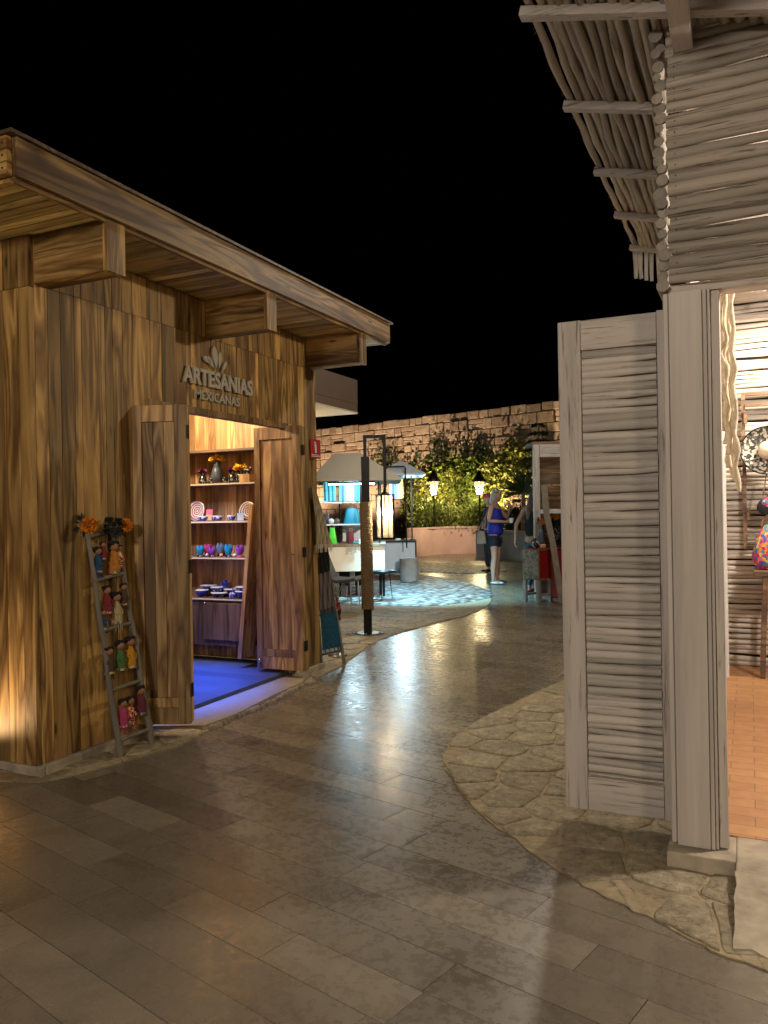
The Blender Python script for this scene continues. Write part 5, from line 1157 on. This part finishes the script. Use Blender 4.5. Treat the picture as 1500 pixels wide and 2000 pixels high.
# garden lanterns
def glantern(px, label):
    dep = 24.6; c = D(px, 1000, dep); t = thing('garden_lantern', label, 'lantern', (c.x, c.y, .7), 0, 'two garden lanterns in the hedge')
    zc, zg0 = D(px, 941, dep).z, D(px, 967, dep).z; zt = D(px, 918, dep).z
    mb = MB(); mb.lathe([(.22, zc), (.23, zc+.03), (.14, zc+.16), (.08, zt-.1), (.03, zt-.02), (.001, zt)], (c.x, c.y, 0), 14, .3); obj('cap', mb, M['black'], t)
    mb = MB(); mb.lathe([(.10, zg0), (.185, zc-.005)], (c.x, c.y, 0), 6, .3); obj('glass', mb, M['pane'], t)
    mb = MB()
    for k in range(6): a = k*math.pi/3; mb.tube([(c.x+.10*math.cos(a), c.y+.10*math.sin(a), zg0), (c.x+.187*math.cos(a), c.y+.187*math.sin(a), zc)], .008, 5)
    mb.lathe([(.11, zg0-.03), (.11, zg0)], (c.x, c.y, 0), 12, .3); mb.tube([(c.x, c.y, .6), (c.x, c.y, zg0-.03)], .03, 8); obj('post', mb, M['black'], t)
    zb_ = zg0+.13; mb = MB(); mb.ball((c.x, c.y, zb_), .062, 12, .3, 1.3); obj('bulb', mb, M['bulb'], t)
    return lamp('garden_lantern_light', 'POINT', (c.x, c.y, zb_), 330, (1, .76, .36), .075)
tp_ = NT('clear_pane'); tp_.set(col=(.9, .85, .75), rough=.1); tp_.b.inputs['Alpha'].default_value = .14; M['pane'] = tp_.m
gl1 = glantern(848, 'left garden lantern with black conical cap in the hedge'); gl2 = glantern(937, 'right garden lantern with black conical cap, just left of the woman in blue')
for x in (-.5, 3.2, 6.8, 10.4):
    lamp('wall_washer_beam', 'SPOT', tuple(WMX @ Vector((x, -1.9, 1.0))), 430, (1, .72, .48), .06, tuple(WMX @ Vector((x+.2, 0, 4.4))), 125, .8)
L_PL = lamp('planter_wash', 'SPOT', (-8.0, 20.4, 2.6), 260, (1, .68, .50), .1, (-9.4, 24.0, .4), 64, .8)
# ------------------------------------------------------------------ people
def skin(name, V, E, mat, parent, flat=1., sub=2, root=0):
    me = bpy.data.meshes.new('tmp'); names = list(V); ix = {n: i for i, n in enumerate(names)}
    me.from_pydata([V[n][0] for n in names], [(ix[a], ix[b]) for a, b in E], [])
    o = bpy.data.objects.new('tmp', me); C.objects.link(o); md = o.modifiers.new('s', 'SKIN'); md.use_smooth_shade = True
    sv = me.skin_vertices[0].data
    for n in names: r = V[n][1]; sv[ix[n]].radius = (r, r); sv[ix[n]].use_root = (ix[n] == root)
    ss = o.modifiers.new('u', 'SUBSURF'); ss.levels = ss.render_levels = sub
    bpy.context.view_layer.update(); dg = bpy.context.evaluated_depsgraph_get()
    m2 = bpy.data.meshes.new_from_object(o.evaluated_get(dg)); bpy.data.objects.remove(o)
    if flat != 1:
        for v in m2.vertices: v.co.y *= flat
    m2.name = name; m2.materials.clear(); m2.materials.append(mat)
    a = m2.attributes.new('rnd', 'FLOAT', 'FACE'); r = bpy.data.objects.new(name, m2); _link(r, parent, WM[parent.name]); return r
def v3(*a): return Vector(a)
def person(label, loc, rzz, H, arms, lean=0., headfwd=.02, legs=.085, skinm='skin'):
    """one continuous body facing local -Y: skin graph from the pelvis out to five fingers a hand"""
    t = thing('person', label, 'person', loc, rzz); k = H/1.70
    V = {}; E = []
    def a(n, x, y, z, r, par=None): V[n] = ((x*k, y*k, z*k), r*k); par and E.append((par, n))
    L = lambda z: -lean*max(0, z-.92)
    a('pel', 0, 0, .93, .115); a('wai', 0, L(1.08), 1.08, .10, 'pel'); a('che', 0, L(1.27), 1.27, .11, 'wai'); a('col', 0, L(1.38), 1.385, .07, 'che'); a('nek', 0, L(1.45)-.005, 1.455, .046, 'col')
    hy = L(1.5)-headfwd
    a('jaw', 0, hy-.012, 1.51, .060, 'nek'); a('fac', 0, hy-.012, 1.585, .078, 'jaw'); a('top', 0, hy, 1.65, .058, 'fac'); a('nos', 0, hy-.100, 1.567, .012, 'fac')
    for s, nm in ((-1, 'r'), (1, 'l')):
        a('ear'+nm, s*.082, hy, 1.575, .012, 'fac')
        a('hip'+nm, s*legs, 0, .88, .088, 'pel'); a('kne'+nm, s*(legs+.005), -.015, .48, .054, 'hip'+nm); a('cal'+nm, s*(legs+.005), .01, .34, .056, 'kne'+nm); a('ank'+nm, s*(legs+.005), .015, .085, .034, 'cal'+nm); a('hee'+nm, s*(legs+.005), .02, .04, .032, 'ank'+nm); a('toe'+nm, s*(legs+.02), -.13, .028, .026, 'hee'+nm)
        sh = v3(s*.165, L(1.37)+.0, 1.375); el, wr, fd, pn = arms[nm]; el, wr, fd, pn = Vector(el), Vector(wr), Vector(fd).normalized(), Vector(pn).normalized()
        a('sh'+nm, *sh, .050, 'col'); m_ = sh.lerp(el, .5); a('ua'+nm, *m_, .043, 'sh'+nm); a('el'+nm, *el, .036, 'ua'+nm); m_ = el.lerp(wr, .4); a('fa'+nm, *m_, .033, 'el'+nm); a('wr'+nm, *wr, .022, 'fa'+nm)
        pm = wr+fd*.055; a('pa'+nm, *pm, .028, 'wr'+nm); sd = fd.cross(pn).normalized()
        for q, (o_, ln) in enumerate(((-.030, .066), (-.010, .078), (.010, .073), (.028, .056))):
            b = wr+fd*.085+sd*o_; c1 = b+fd*ln*.5+pn*.012; c2 = c1+fd*ln*.35+pn*.028
            a('f%d%s' % (q, nm), *b, .0085, 'pa'+nm); a('g%d%s' % (q, nm), *c1, .0078, 'f%d%s' % (q, nm)); a('h%d%s' % (q, nm), *c2, .006, 'g%d%s' % (q, nm))
        b = wr+fd*.04-sd*.038+pn*.012; a('t0'+nm, *b, .010, 'pa'+nm); a('t1'+nm, *(b+fd*.03-sd*.008+pn*.02), .008, 't0'+nm)
    skin('body', V, E, M[skinm], t)
    f = v3(0, hy-.083, 1.583)
    for s in (-1, 1):
        mb = MB(); mb.ball(((s*.030)*k, (f.y)*k, (f.z+.005)*k), .011*k, 8); obj('eye', mb, M['black'], t, world=False)
    mb = MB(); mb.ball((0, (hy-.078)*k, 1.525*k), .016*k, 8, .5, .35, 1.3, .6); obj('mouth', mb, plain('lips', (.35, .10, .08), .5), t, world=False)
    return t, k, hy
def shoe(t, k, x, mat, nm='shoe'):
    mb = MB(); mb.grid(lambda u, v: Vector(((x+.018+(.040+.012*math.sin(math.pi*v))*math.cos(2*math.pi*u))*k, (-.055+ -.115*math.cos(math.pi*v))*k, (.032+.030*math.sin(2*math.pi*u)*math.sin(math.pi*max(.06, min(.94, v))))*k)), 14, 8, .5); obj(nm, mb, mat, t, world=False)
pos = G(969, 1141)
face = math.atan2((U*.88-FW*.48).y, (U*.88-FW*.48).x)+math.pi/2
wm, k, hy = person('woman in a blue tank top and dark shorts holding a white cup', (pos.x, pos.y, .002), face, 1.74,
    {'r': ((-.235, .03, 1.13), (-.10, -.23, 1.11), (.8, -.6, .05), (.2, -.3, .5)), 'l': ((.26, -.13, 1.17), (.13, -.24, 1.37), (-.35, .15, 1.), (-.3, .6, 0))}, .0, .03)
cb_ = plain('royal_blue_jersey', (.012, .022, .34), .75, 0, .25, 6, .2)
V = {'a': ((0, .0, .84*k), .185*k), 'b': ((0, 0, .97*k), .180*k), 'c': ((0, 0, 1.12*k), .152*k), 'd': ((0, -.015*k, 1.26*k), .160*k), 'e': ((0, 0, 1.345*k), .118*k)}; E = [('a', 'b'), ('b', 'c'), ('c', 'd'), ('d', 'e')]
for s, n in ((-1, 'r'), (1, 'l')): V['s'+n] = ((s*.095*k, .01, 1.40*k), .026*k); E.append(('e', 's'+n))
skin('tank_top', V, E, cb_, wm, .86)
nv = plain('navy_denim', (.010, .014, .035), .8, 0, .3, 20)
V = {'a': ((0, 0, .92*k), .135*k)}; E = []
for s, n in ((-1, 'r'), (1, 'l')): V['h'+n] = ((s*.070*k, 0, .80*k), .105*k); V['k'+n] = ((s*.088*k, -.005, .62*k), .098*k); E += [('a', 'h'+n), ('h'+n, 'k'+n)]
skin('shorts', V, E, nv, wm, .95)
hairm = plain('ash_blond_hair', (.36, .33, .29), .6, 0, .35, 30, .4)
V = {'a': ((0, (hy+.005)*k, 1.665*k), .060*k), 'b': ((0, (hy+.045)*k, 1.60*k), .086*k), 'c': ((0, (hy+.06)*k, 1.50*k), .075*k), 'd': ((-.02, (hy+.06)*k, 1.41*k), .062*k), 'e': ((-.03, (hy+.05)*k, 1.33*k), .035*k), 's': ((-.06*k, (hy+.0)*k, 1.58*k), .045*k), 'q': ((.06*k, (hy+.0)*k, 1.58*k), .045*k), 's2': ((-.075*k, (hy+.01)*k, 1.46*k), .030*k), 'q2': ((.075*k, (hy+.01)*k, 1.46*k), .030*k)}
skin('hair', V, [('a', 'b'), ('b', 'c'), ('c', 'd'), ('d', 'e'), ('b', 's'), ('b', 'q'), ('s', 's2'), ('q', 'q2')], hairm, wm)
mb = MB(); mb.grid(lambda u, v: Vector(((u-.5)*.15*k, (hy-.07-.065*v*math.sin(math.pi*u))*k, (1.655-.012*v)*k)), 8, 3, .5, True, (0, 0, .006)); mb.lathe([(.088*k, 0), (.092*k, .03), (.089*k, .03)], (0, (hy-.008)*k, 1.638*k), 20, .5); obj('visor', mb, plain('grey_visor', (.30, .32, .34), .7), wm, world=False)
for s in (-1, 1): shoe(wm, k, s*.092, M['white'] if s < 0 else nv)
mw = WM[wm.name]
cp = mw @ Vector((-.035*k, -.315*k, 1.125*k)); cup = thing('cup', 'white cup held by the woman in blue', 'cup', tuple(cp)); mb = MB(); mb.lathe([(.028, -.04), (.038, .0), (.045, .045), (.040, .045), (.03, -.02), (.001, -.03)], cp, 18, .5); obj('cup_body', mb, plain('white_cup', (.8, .8, .8), .4), cup); mb = MB(); mb.lathe([(.046, .044), (.047, .050), (.040, .050)], cp, 18, .5); obj('rim', mb, M['white'], cup)
sb = mw @ Vector((-.14*k, .21*k, .84*k)); sbg = thing('shoulder_bag', 'beige shoulder bag hanging behind the woman in blue', 'bag', tuple(sb)); mb = MB(); mb.lathe([(.075, -.12), (.09, -.10), (.08, .04), (.055, .11), (.001, .115)], sb, 20, .5, 1, .55); obj('bag_body', mb, plain('beige_canvas', (.22, .20, .15), .85), sbg)
mb = MB(); mb.tube([sb+Vector((-.06, 0, .13)), mw @ Vector((-.19*k, .10*k, 1.2*k)), mw @ Vector((-.15*k, .02*k, 1.435*k)), mw @ Vector((-.12*k, .12*k, 1.2*k)), sb+Vector((.06, 0, .13))], .009, 6); obj('strap', mb, M['walnut'], sbg)
# the woman at the far stall, seen from behind past the door frame
p2 = D(1040, 1000, 12.7); f2_ = math.atan2((U*.75+FW*.66).y, (U*.75+FW*.66).x)+math.pi/2
w2, k2, hy2 = person('long-haired woman in a black top reaching down, half hidden by the door frame', (p2.x, p2.y, .002), f2_, 1.70,
    {'l': ((.29, .06, 1.10), (.36, .0, .87), (.15, -.1, -1), (-.4, -.2, 0)), 'r': ((-.24, -.10, 1.13), (-.14, -.32, 1.12), (.1, -1, .1), (.2, 0, -.6))}, .10, .05)
V = {'a': ((0, 0, .86*k2), .165*k2), 'b': ((0, -.01, 1.08*k2), .128*k2), 'c': ((0, -.03, 1.25*k2), .140*k2), 'd': ((0, -.04, 1.36*k2), .105*k2)}
skin('top', V, [('a', 'b'), ('b', 'c'), ('c', 'd')], plain('black_jersey', (.010, .010, .011), .85), w2, .88)
V = {'a': ((0, 0, .92*k2), .125*k2)}; E = []
for s, n in ((-1, 'r'), (1, 'l')): V['h'+n] = ((s*.070*k2, 0, .80*k2), .098*k2); V['k'+n] = ((s*.09*k2, -.015, .48*k2), .080*k2); V['z'+n] = ((s*.09*k2, .01, .10*k2), .060*k2); E += [('a', 'h'+n), ('h'+n, 'k'+n), ('k'+n, 'z'+n)]
skin('trousers', V, E, plain('faded_slate_denim', (.035, .05, .065), .85, 0, .3, 14), w2, .95)
V = {'a': ((0, (hy2+.0)*k2, 1.665*k2), .058*k2), 'b': ((0, (hy2+.05)*k2, 1.60*k2), .085*k2), 'c': ((.02, (hy2+.08)*k2, 1.48*k2), .080*k2), 'd': ((.03, (hy2+.13)*k2, 1.34*k2), .078*k2), 'e': ((.03, (hy2+.15)*k2, 1.20*k2), .055*k2), 'f': ((.03, (hy2+.15)*k2, 1.12*k2), .02*k2), 's': ((-.055, (hy2+.0)*k2, 1.57*k2), .05*k2), 'q': ((.055, (hy2+.0)*k2, 1.57*k2), .05*k2)}
skin('hair', V, [('a', 'b'), ('b', 'c'), ('c', 'd'), ('d', 'e'), ('e', 'f'), ('b', 's'), ('b', 'q')], plain('brown_hair', (.16, .10, .06), .6, 0, .4, 30, .4), w2)
for s in (-1, 1): shoe(w2, k2, s*.092, plain('red_sandal', (.25, .02, .02), .6))
# man in the red cap further off
p3 = D(955, 1000, 17.2); f3 = math.atan2((U*.2+FW*-.9).y, (U*-.9-FW*.3).x)+math.pi/2
f3 = math.atan2((-U*.9-FW*.3).y, (-U*.9-FW*.3).x)+math.pi/2
mn, k3, hy3 = person('man in a red cap and dark shirt standing behind the woman in blue', (p3.x, p3.y, .002), f3, 1.70,
    {'r': ((-.24, .02, 1.10), (-.25, -.08, .86), (0, -.1, -1), (.4, -.2, 0)), 'l': ((.24, .02, 1.10), (.25, -.08, .86), (0, -.1, -1), (-.4, -.2, 0))}, .0, .02)
V = {'a': ((0, 0, .90*k3), .150*k3), 'b': ((0, 0, 1.1*k3), .145*k3), 'c': ((0, 0, 1.28*k3), .155*k3), 'd': ((0, 0, 1.38*k3), .10*k3)}; E = [('a', 'b'), ('b', 'c'), ('c', 'd')]
for s, n in ((-1, 'r'), (1, 'l')): V['s'+n] = ((s*.165*k3, 0, 1.365*k3), .065*k3); V['t'+n] = ((s*.215*k3, .01, 1.20*k3), .058*k3); E += [('d', 's'+n), ('s'+n, 't'+n)]
skin('shirt', V, E, plain('dark_brown_shirt', (.035, .022, .014), .85), mn, .9)
V = {'a': ((0, 0, .93*k3), .135*k3)}; E = []
for s, n in ((-1, 'r'), (1, 'l')): V['h'+n] = ((s*.088*k3, 0, .85*k3), .105*k3); V['k'+n] = ((s*.09*k3, -.015, .48*k3), .082*k3); V['z'+n] = ((s*.09*k3, .01, .10*k3), .066*k3); E += [('a', 'h'+n), ('h'+n, 'k'+n), ('k'+n, 'z'+n)]
skin('trousers', V, E, plain('dark_trousers', (.02, .018, .02), .9), mn, .95)
capm = plain('red_cap_cotton', (.42, .035, .02), .8); mb = MB(); mb.lathe([(.090*k3, 0), (.093*k3, .03), (.075*k3, .075), (.04*k3, .095), (.001, .10)], (0, (hy3-.002)*k3, 1.625*k3), 20, .5); mb.grid(lambda u, v: Vector(((u-.5)*.14*k3, (hy3-.08-.075*v*math.sin(math.pi*u)**.5)*k3, (1.632-.010*v)*k3)), 8, 3, .5, True, (0, 0, .008)); obj('cap', mb, capm, mn, world=False)
for s in (-1, 1): shoe(mn, k3, s*.092, M['black'])

# ------------------------------------------------------------------ pale door frame, crate stand and plank at the right
K3 = Fr(1070, 11.75); fk = thing('pale_shop_doorway', 'grey-white door frame of a plank-walled shop behind the louvred leaf', 'shop', tuple(K3.o), YAW)
zt = K3.z(868); zi = K3.z(892)
mb = MB(); K3.b(mb, K3.s_(1043.5), K3.s_(1055.5), 0, .08, .011, zt-.001, .5); obj('frame_post', mb, M['ww_z'], fk, bevel=.004)
mb = MB(); K3.b(mb, K3.s_(1056), K3.s_(1320), .002, .078, zi, zt, .5); obj('head_beam', mb, M['ww_x'], fk, bevel=.004)
mb = MB(); z = .02; rg = random.Random(4)
while z < zi+.1:
    h = .19; K3.b(mb, K3.s_(1057), K3.s_(1320), .60+rg.uniform(0, .01), .64, z, z+h-.004, rg.random()); z += h
obj('back_planks', mb, teak('dark_planks', 'x', (.16, .085, .04), (.11, .055, .025), (.05, .025, .012)), fk)
mb = MB(); K3.b(mb, K3.s_(1057), K3.s_(1320), .05, .45, K3.z(1003), K3.z(995), .5); obj('counter_shelf', mb, M['white'], fk, bevel=.003)
mb = MB(); K3.b(mb, K3.s_(1044), K3.s_(1320), .08, .70, zt+.001, zt+.05, .5); obj('roof', mb, M['walnut'], fk)
# the crate on its stand
q = G(1056, 1178); K4 = Fr(1050, 11.45, R(40)); zc0, zc1 = .34, .775
stand = thing('crate_stand', 'low wooden trestle stand carrying the red crate', 'stand', tuple(K4.o), YAW)
for x in (-.135, .135):
    for y in (-.10, .14): mb = MB(); K4.b(mb, x-.025, x+.025, y-.025, y+.025, .003, zc0-.002, None); obj('leg', mb, M['concrete'], stand, bevel=.004)
mb = MB(); K4.b(mb, -.109, .109, -.118, -.085, .10, .135, None); K4.b(mb, -.109, .109, .125, .16, .10, .135, None); obj('stretcher', mb, M['concrete'], stand)
cr = thing('painted_crate', 'painted crate with red side and grey floral end on the wooden stand', 'crate', tuple(K4.p(0, 0, zc0)), YAW)
mb = MB(); K4.b(mb, -.15, .15, -.125, .17, zc0, zc1, .5); obj('crate_body', mb, plain('dark_red_paint', (.30, .008, .010), .5, 0, .15, 6), cr, bevel=.004)
mb = MB(); K4.b(mb, -.158, -.1505, -.12, .165, zc0+.01, zc1-.01, .5); obj('floral_end', mb, patches('grey_floral', [(.24, .24, .20), (.10, .14, .10), (.30, .29, .25), (.16, .18, .14), (.26, .22, .2)], 30), cr)
mb = MB(); 
for x0, x1, z0, z1 in ((-.15, .15, zc1-.015, zc1+.001), (-.15, .15, zc0-.001, zc0+.015), (-.151, -.137, zc0, zc1), (.137, .151, zc0, zc1)): K4.b(mb, x0, x1, -.132, -.126, z0, z1, .5)
obj('edge_trim', mb, plain('ochre_paint', (.35, .16, .03), .6), cr)
K5 = Fr(1084, 12.0, R(-20)); cr2 = thing('red_chest', 'plain dark red chest behind the slanting plank', 'chest', tuple(K5.o), YAW)
mb = MB(); K5.b(mb, -.12, .2, -.1, .2, .012, .74, .5); obj('chest_body', mb, plain('dark_red_paint', (.25, .008, .010), .5, 0, .15, 6), cr2, bevel=.004); mb = MB(); K5.b(mb, -.13, .21, -.11, .21, .741, .76, .5); obj('lid', mb, plain('dark_red_paint', (.34, .01, .010), .5), cr2)
# figures and flowers on the crate
z0 = zc1+.002
def catr(dx, dy, label, h=.36):
    c = K4.p(dx, dy, z0); t = thing('clay_figure', label, 'figurine', tuple(c)); mb = MB(); mb.lathe([(.06, 0), (.055, .05), (.028, h*.45), (.034, h*.62), (.030, h*.72), (.012, h*.78), (.022, h*.86), (.020, h*.95), (.001, h)], c, 16, .4); obj('figure_body', mb, M['greyclay'], t)
    mb = MB(); mb.lathe([(.062, .02), (.064, .05), (.05, .07), (.045, .05)], c, 14, .4); obj('skirt_hem', mb, cl['spot'], t); return c+Vector((0, 0, h))
tp = catr(.04, -.04, 'slim grey clay figure in a spotted hem on the crate, topped by an orange flower')
def mg(c, r, l, s): rg = random.Random(s); t = marigold(c, r, l, s); t['group'] = 'orange flowers by the crate'; return t
mg(tp+Vector((0, 0, .03)), .055, 'orange marigold on top of the grey clay figure', 21)
tp = catr(.115, .05, 'shorter black clay figure behind the slim grey one on the crate', .26)
bd = thing('cloth_bundle', 'black and white flowered cloth bundle on the left of the crate', 'cloth bundle', tuple(K4.p(-.09, -.02, z0)))
mb = MB(); mb.ball(K4.p(-.095, -.02, z0+.07), .07, 12, .4, 1.0, 1., 1.); obj('bundle', mb, patches('black_white_floral', [(.015, .015, .02), (.015, .015, .02), (.02, .02, .03), (.4, .4, .4), (.02, .03, .02)], 40), bd)
mb = MB(); mb.lathe([(.02, 0), (.03, .02), (.001, .03)], K4.p(-.095, -.02, z0+.13), 10, .4); obj('knot', mb, M['black'], bd)
plk = thing('display_plank', 'weathered slanting plank easel leaning at the pale doorway', 'easel', tuple(D(1097, 1180, 11.2)))
mb = MB(); a = D(1063, 948, 11.45); b_ = D(1097, 1180, 11.15); b_.z = .012
pts = [a.lerp(b_, t) for t in (0, .25, .5, .75, 1)]; pts[1] -= U*.03; 
for i in range(4): mb.bar(pts[i], pts[i+1]+(pts[i+1]-pts[i])*.001, .085, .03, .5, tuple(U*0+FW))
obj('board', mb, plain('weathered_board', (.26, .215, .16), .8, 0, .35, 9, .4), plk)
mb = MB(); mb.bar(D(1080, 1095, 11.5), D(1100, 1178, 11.9), .04, .02, .5); obj('back_strut', mb, M['concrete'], plk)
for px, py, r, l, s in ((1084, 1010, .06, 'orange marigold on the pale counter, nearest the louvred leaf', 31), (1077, 1004, .05, 'smaller orange marigold left of the other on the pale counter', 32)):
    mg(D(px, py, 11.95), r, l, s)
bsk = thing('flower_vase', 'dark vase of leaves on the pale counter under the marigolds', 'vase', tuple(D(1084, 1030, 12.0))); c = D(1084, 1056, 12.0)
mb = MB(); mb.lathe([(.05, 0), (.075, .06), (.06, .14), (.045, .20), (.05, .22)], c, 16, .4); obj('vase_body', mb, M['blackclay'], bsk); mb = MB(); rng = random.Random(3)
for i in range(60): mb.leaf(c+Vector((0, 0, .22)), .14, None, .3, Vector((rng.gauss(0, .6), rng.gauss(0, .6), 1)).normalized())
obj('leaves', mb, M['darkleaf'], bsk)
lamp('far_shop_light', 'POINT', tuple(D(1090, 930, 12.0)), 1, WARM2, .05)
L_FAR = lamp('square_fill_light', 'POINT', (-1.6, 9.6, 5.2), 170, (1, .90, .78), .15)  # added high fill without a fixture, for stall fronts, path and cobbles
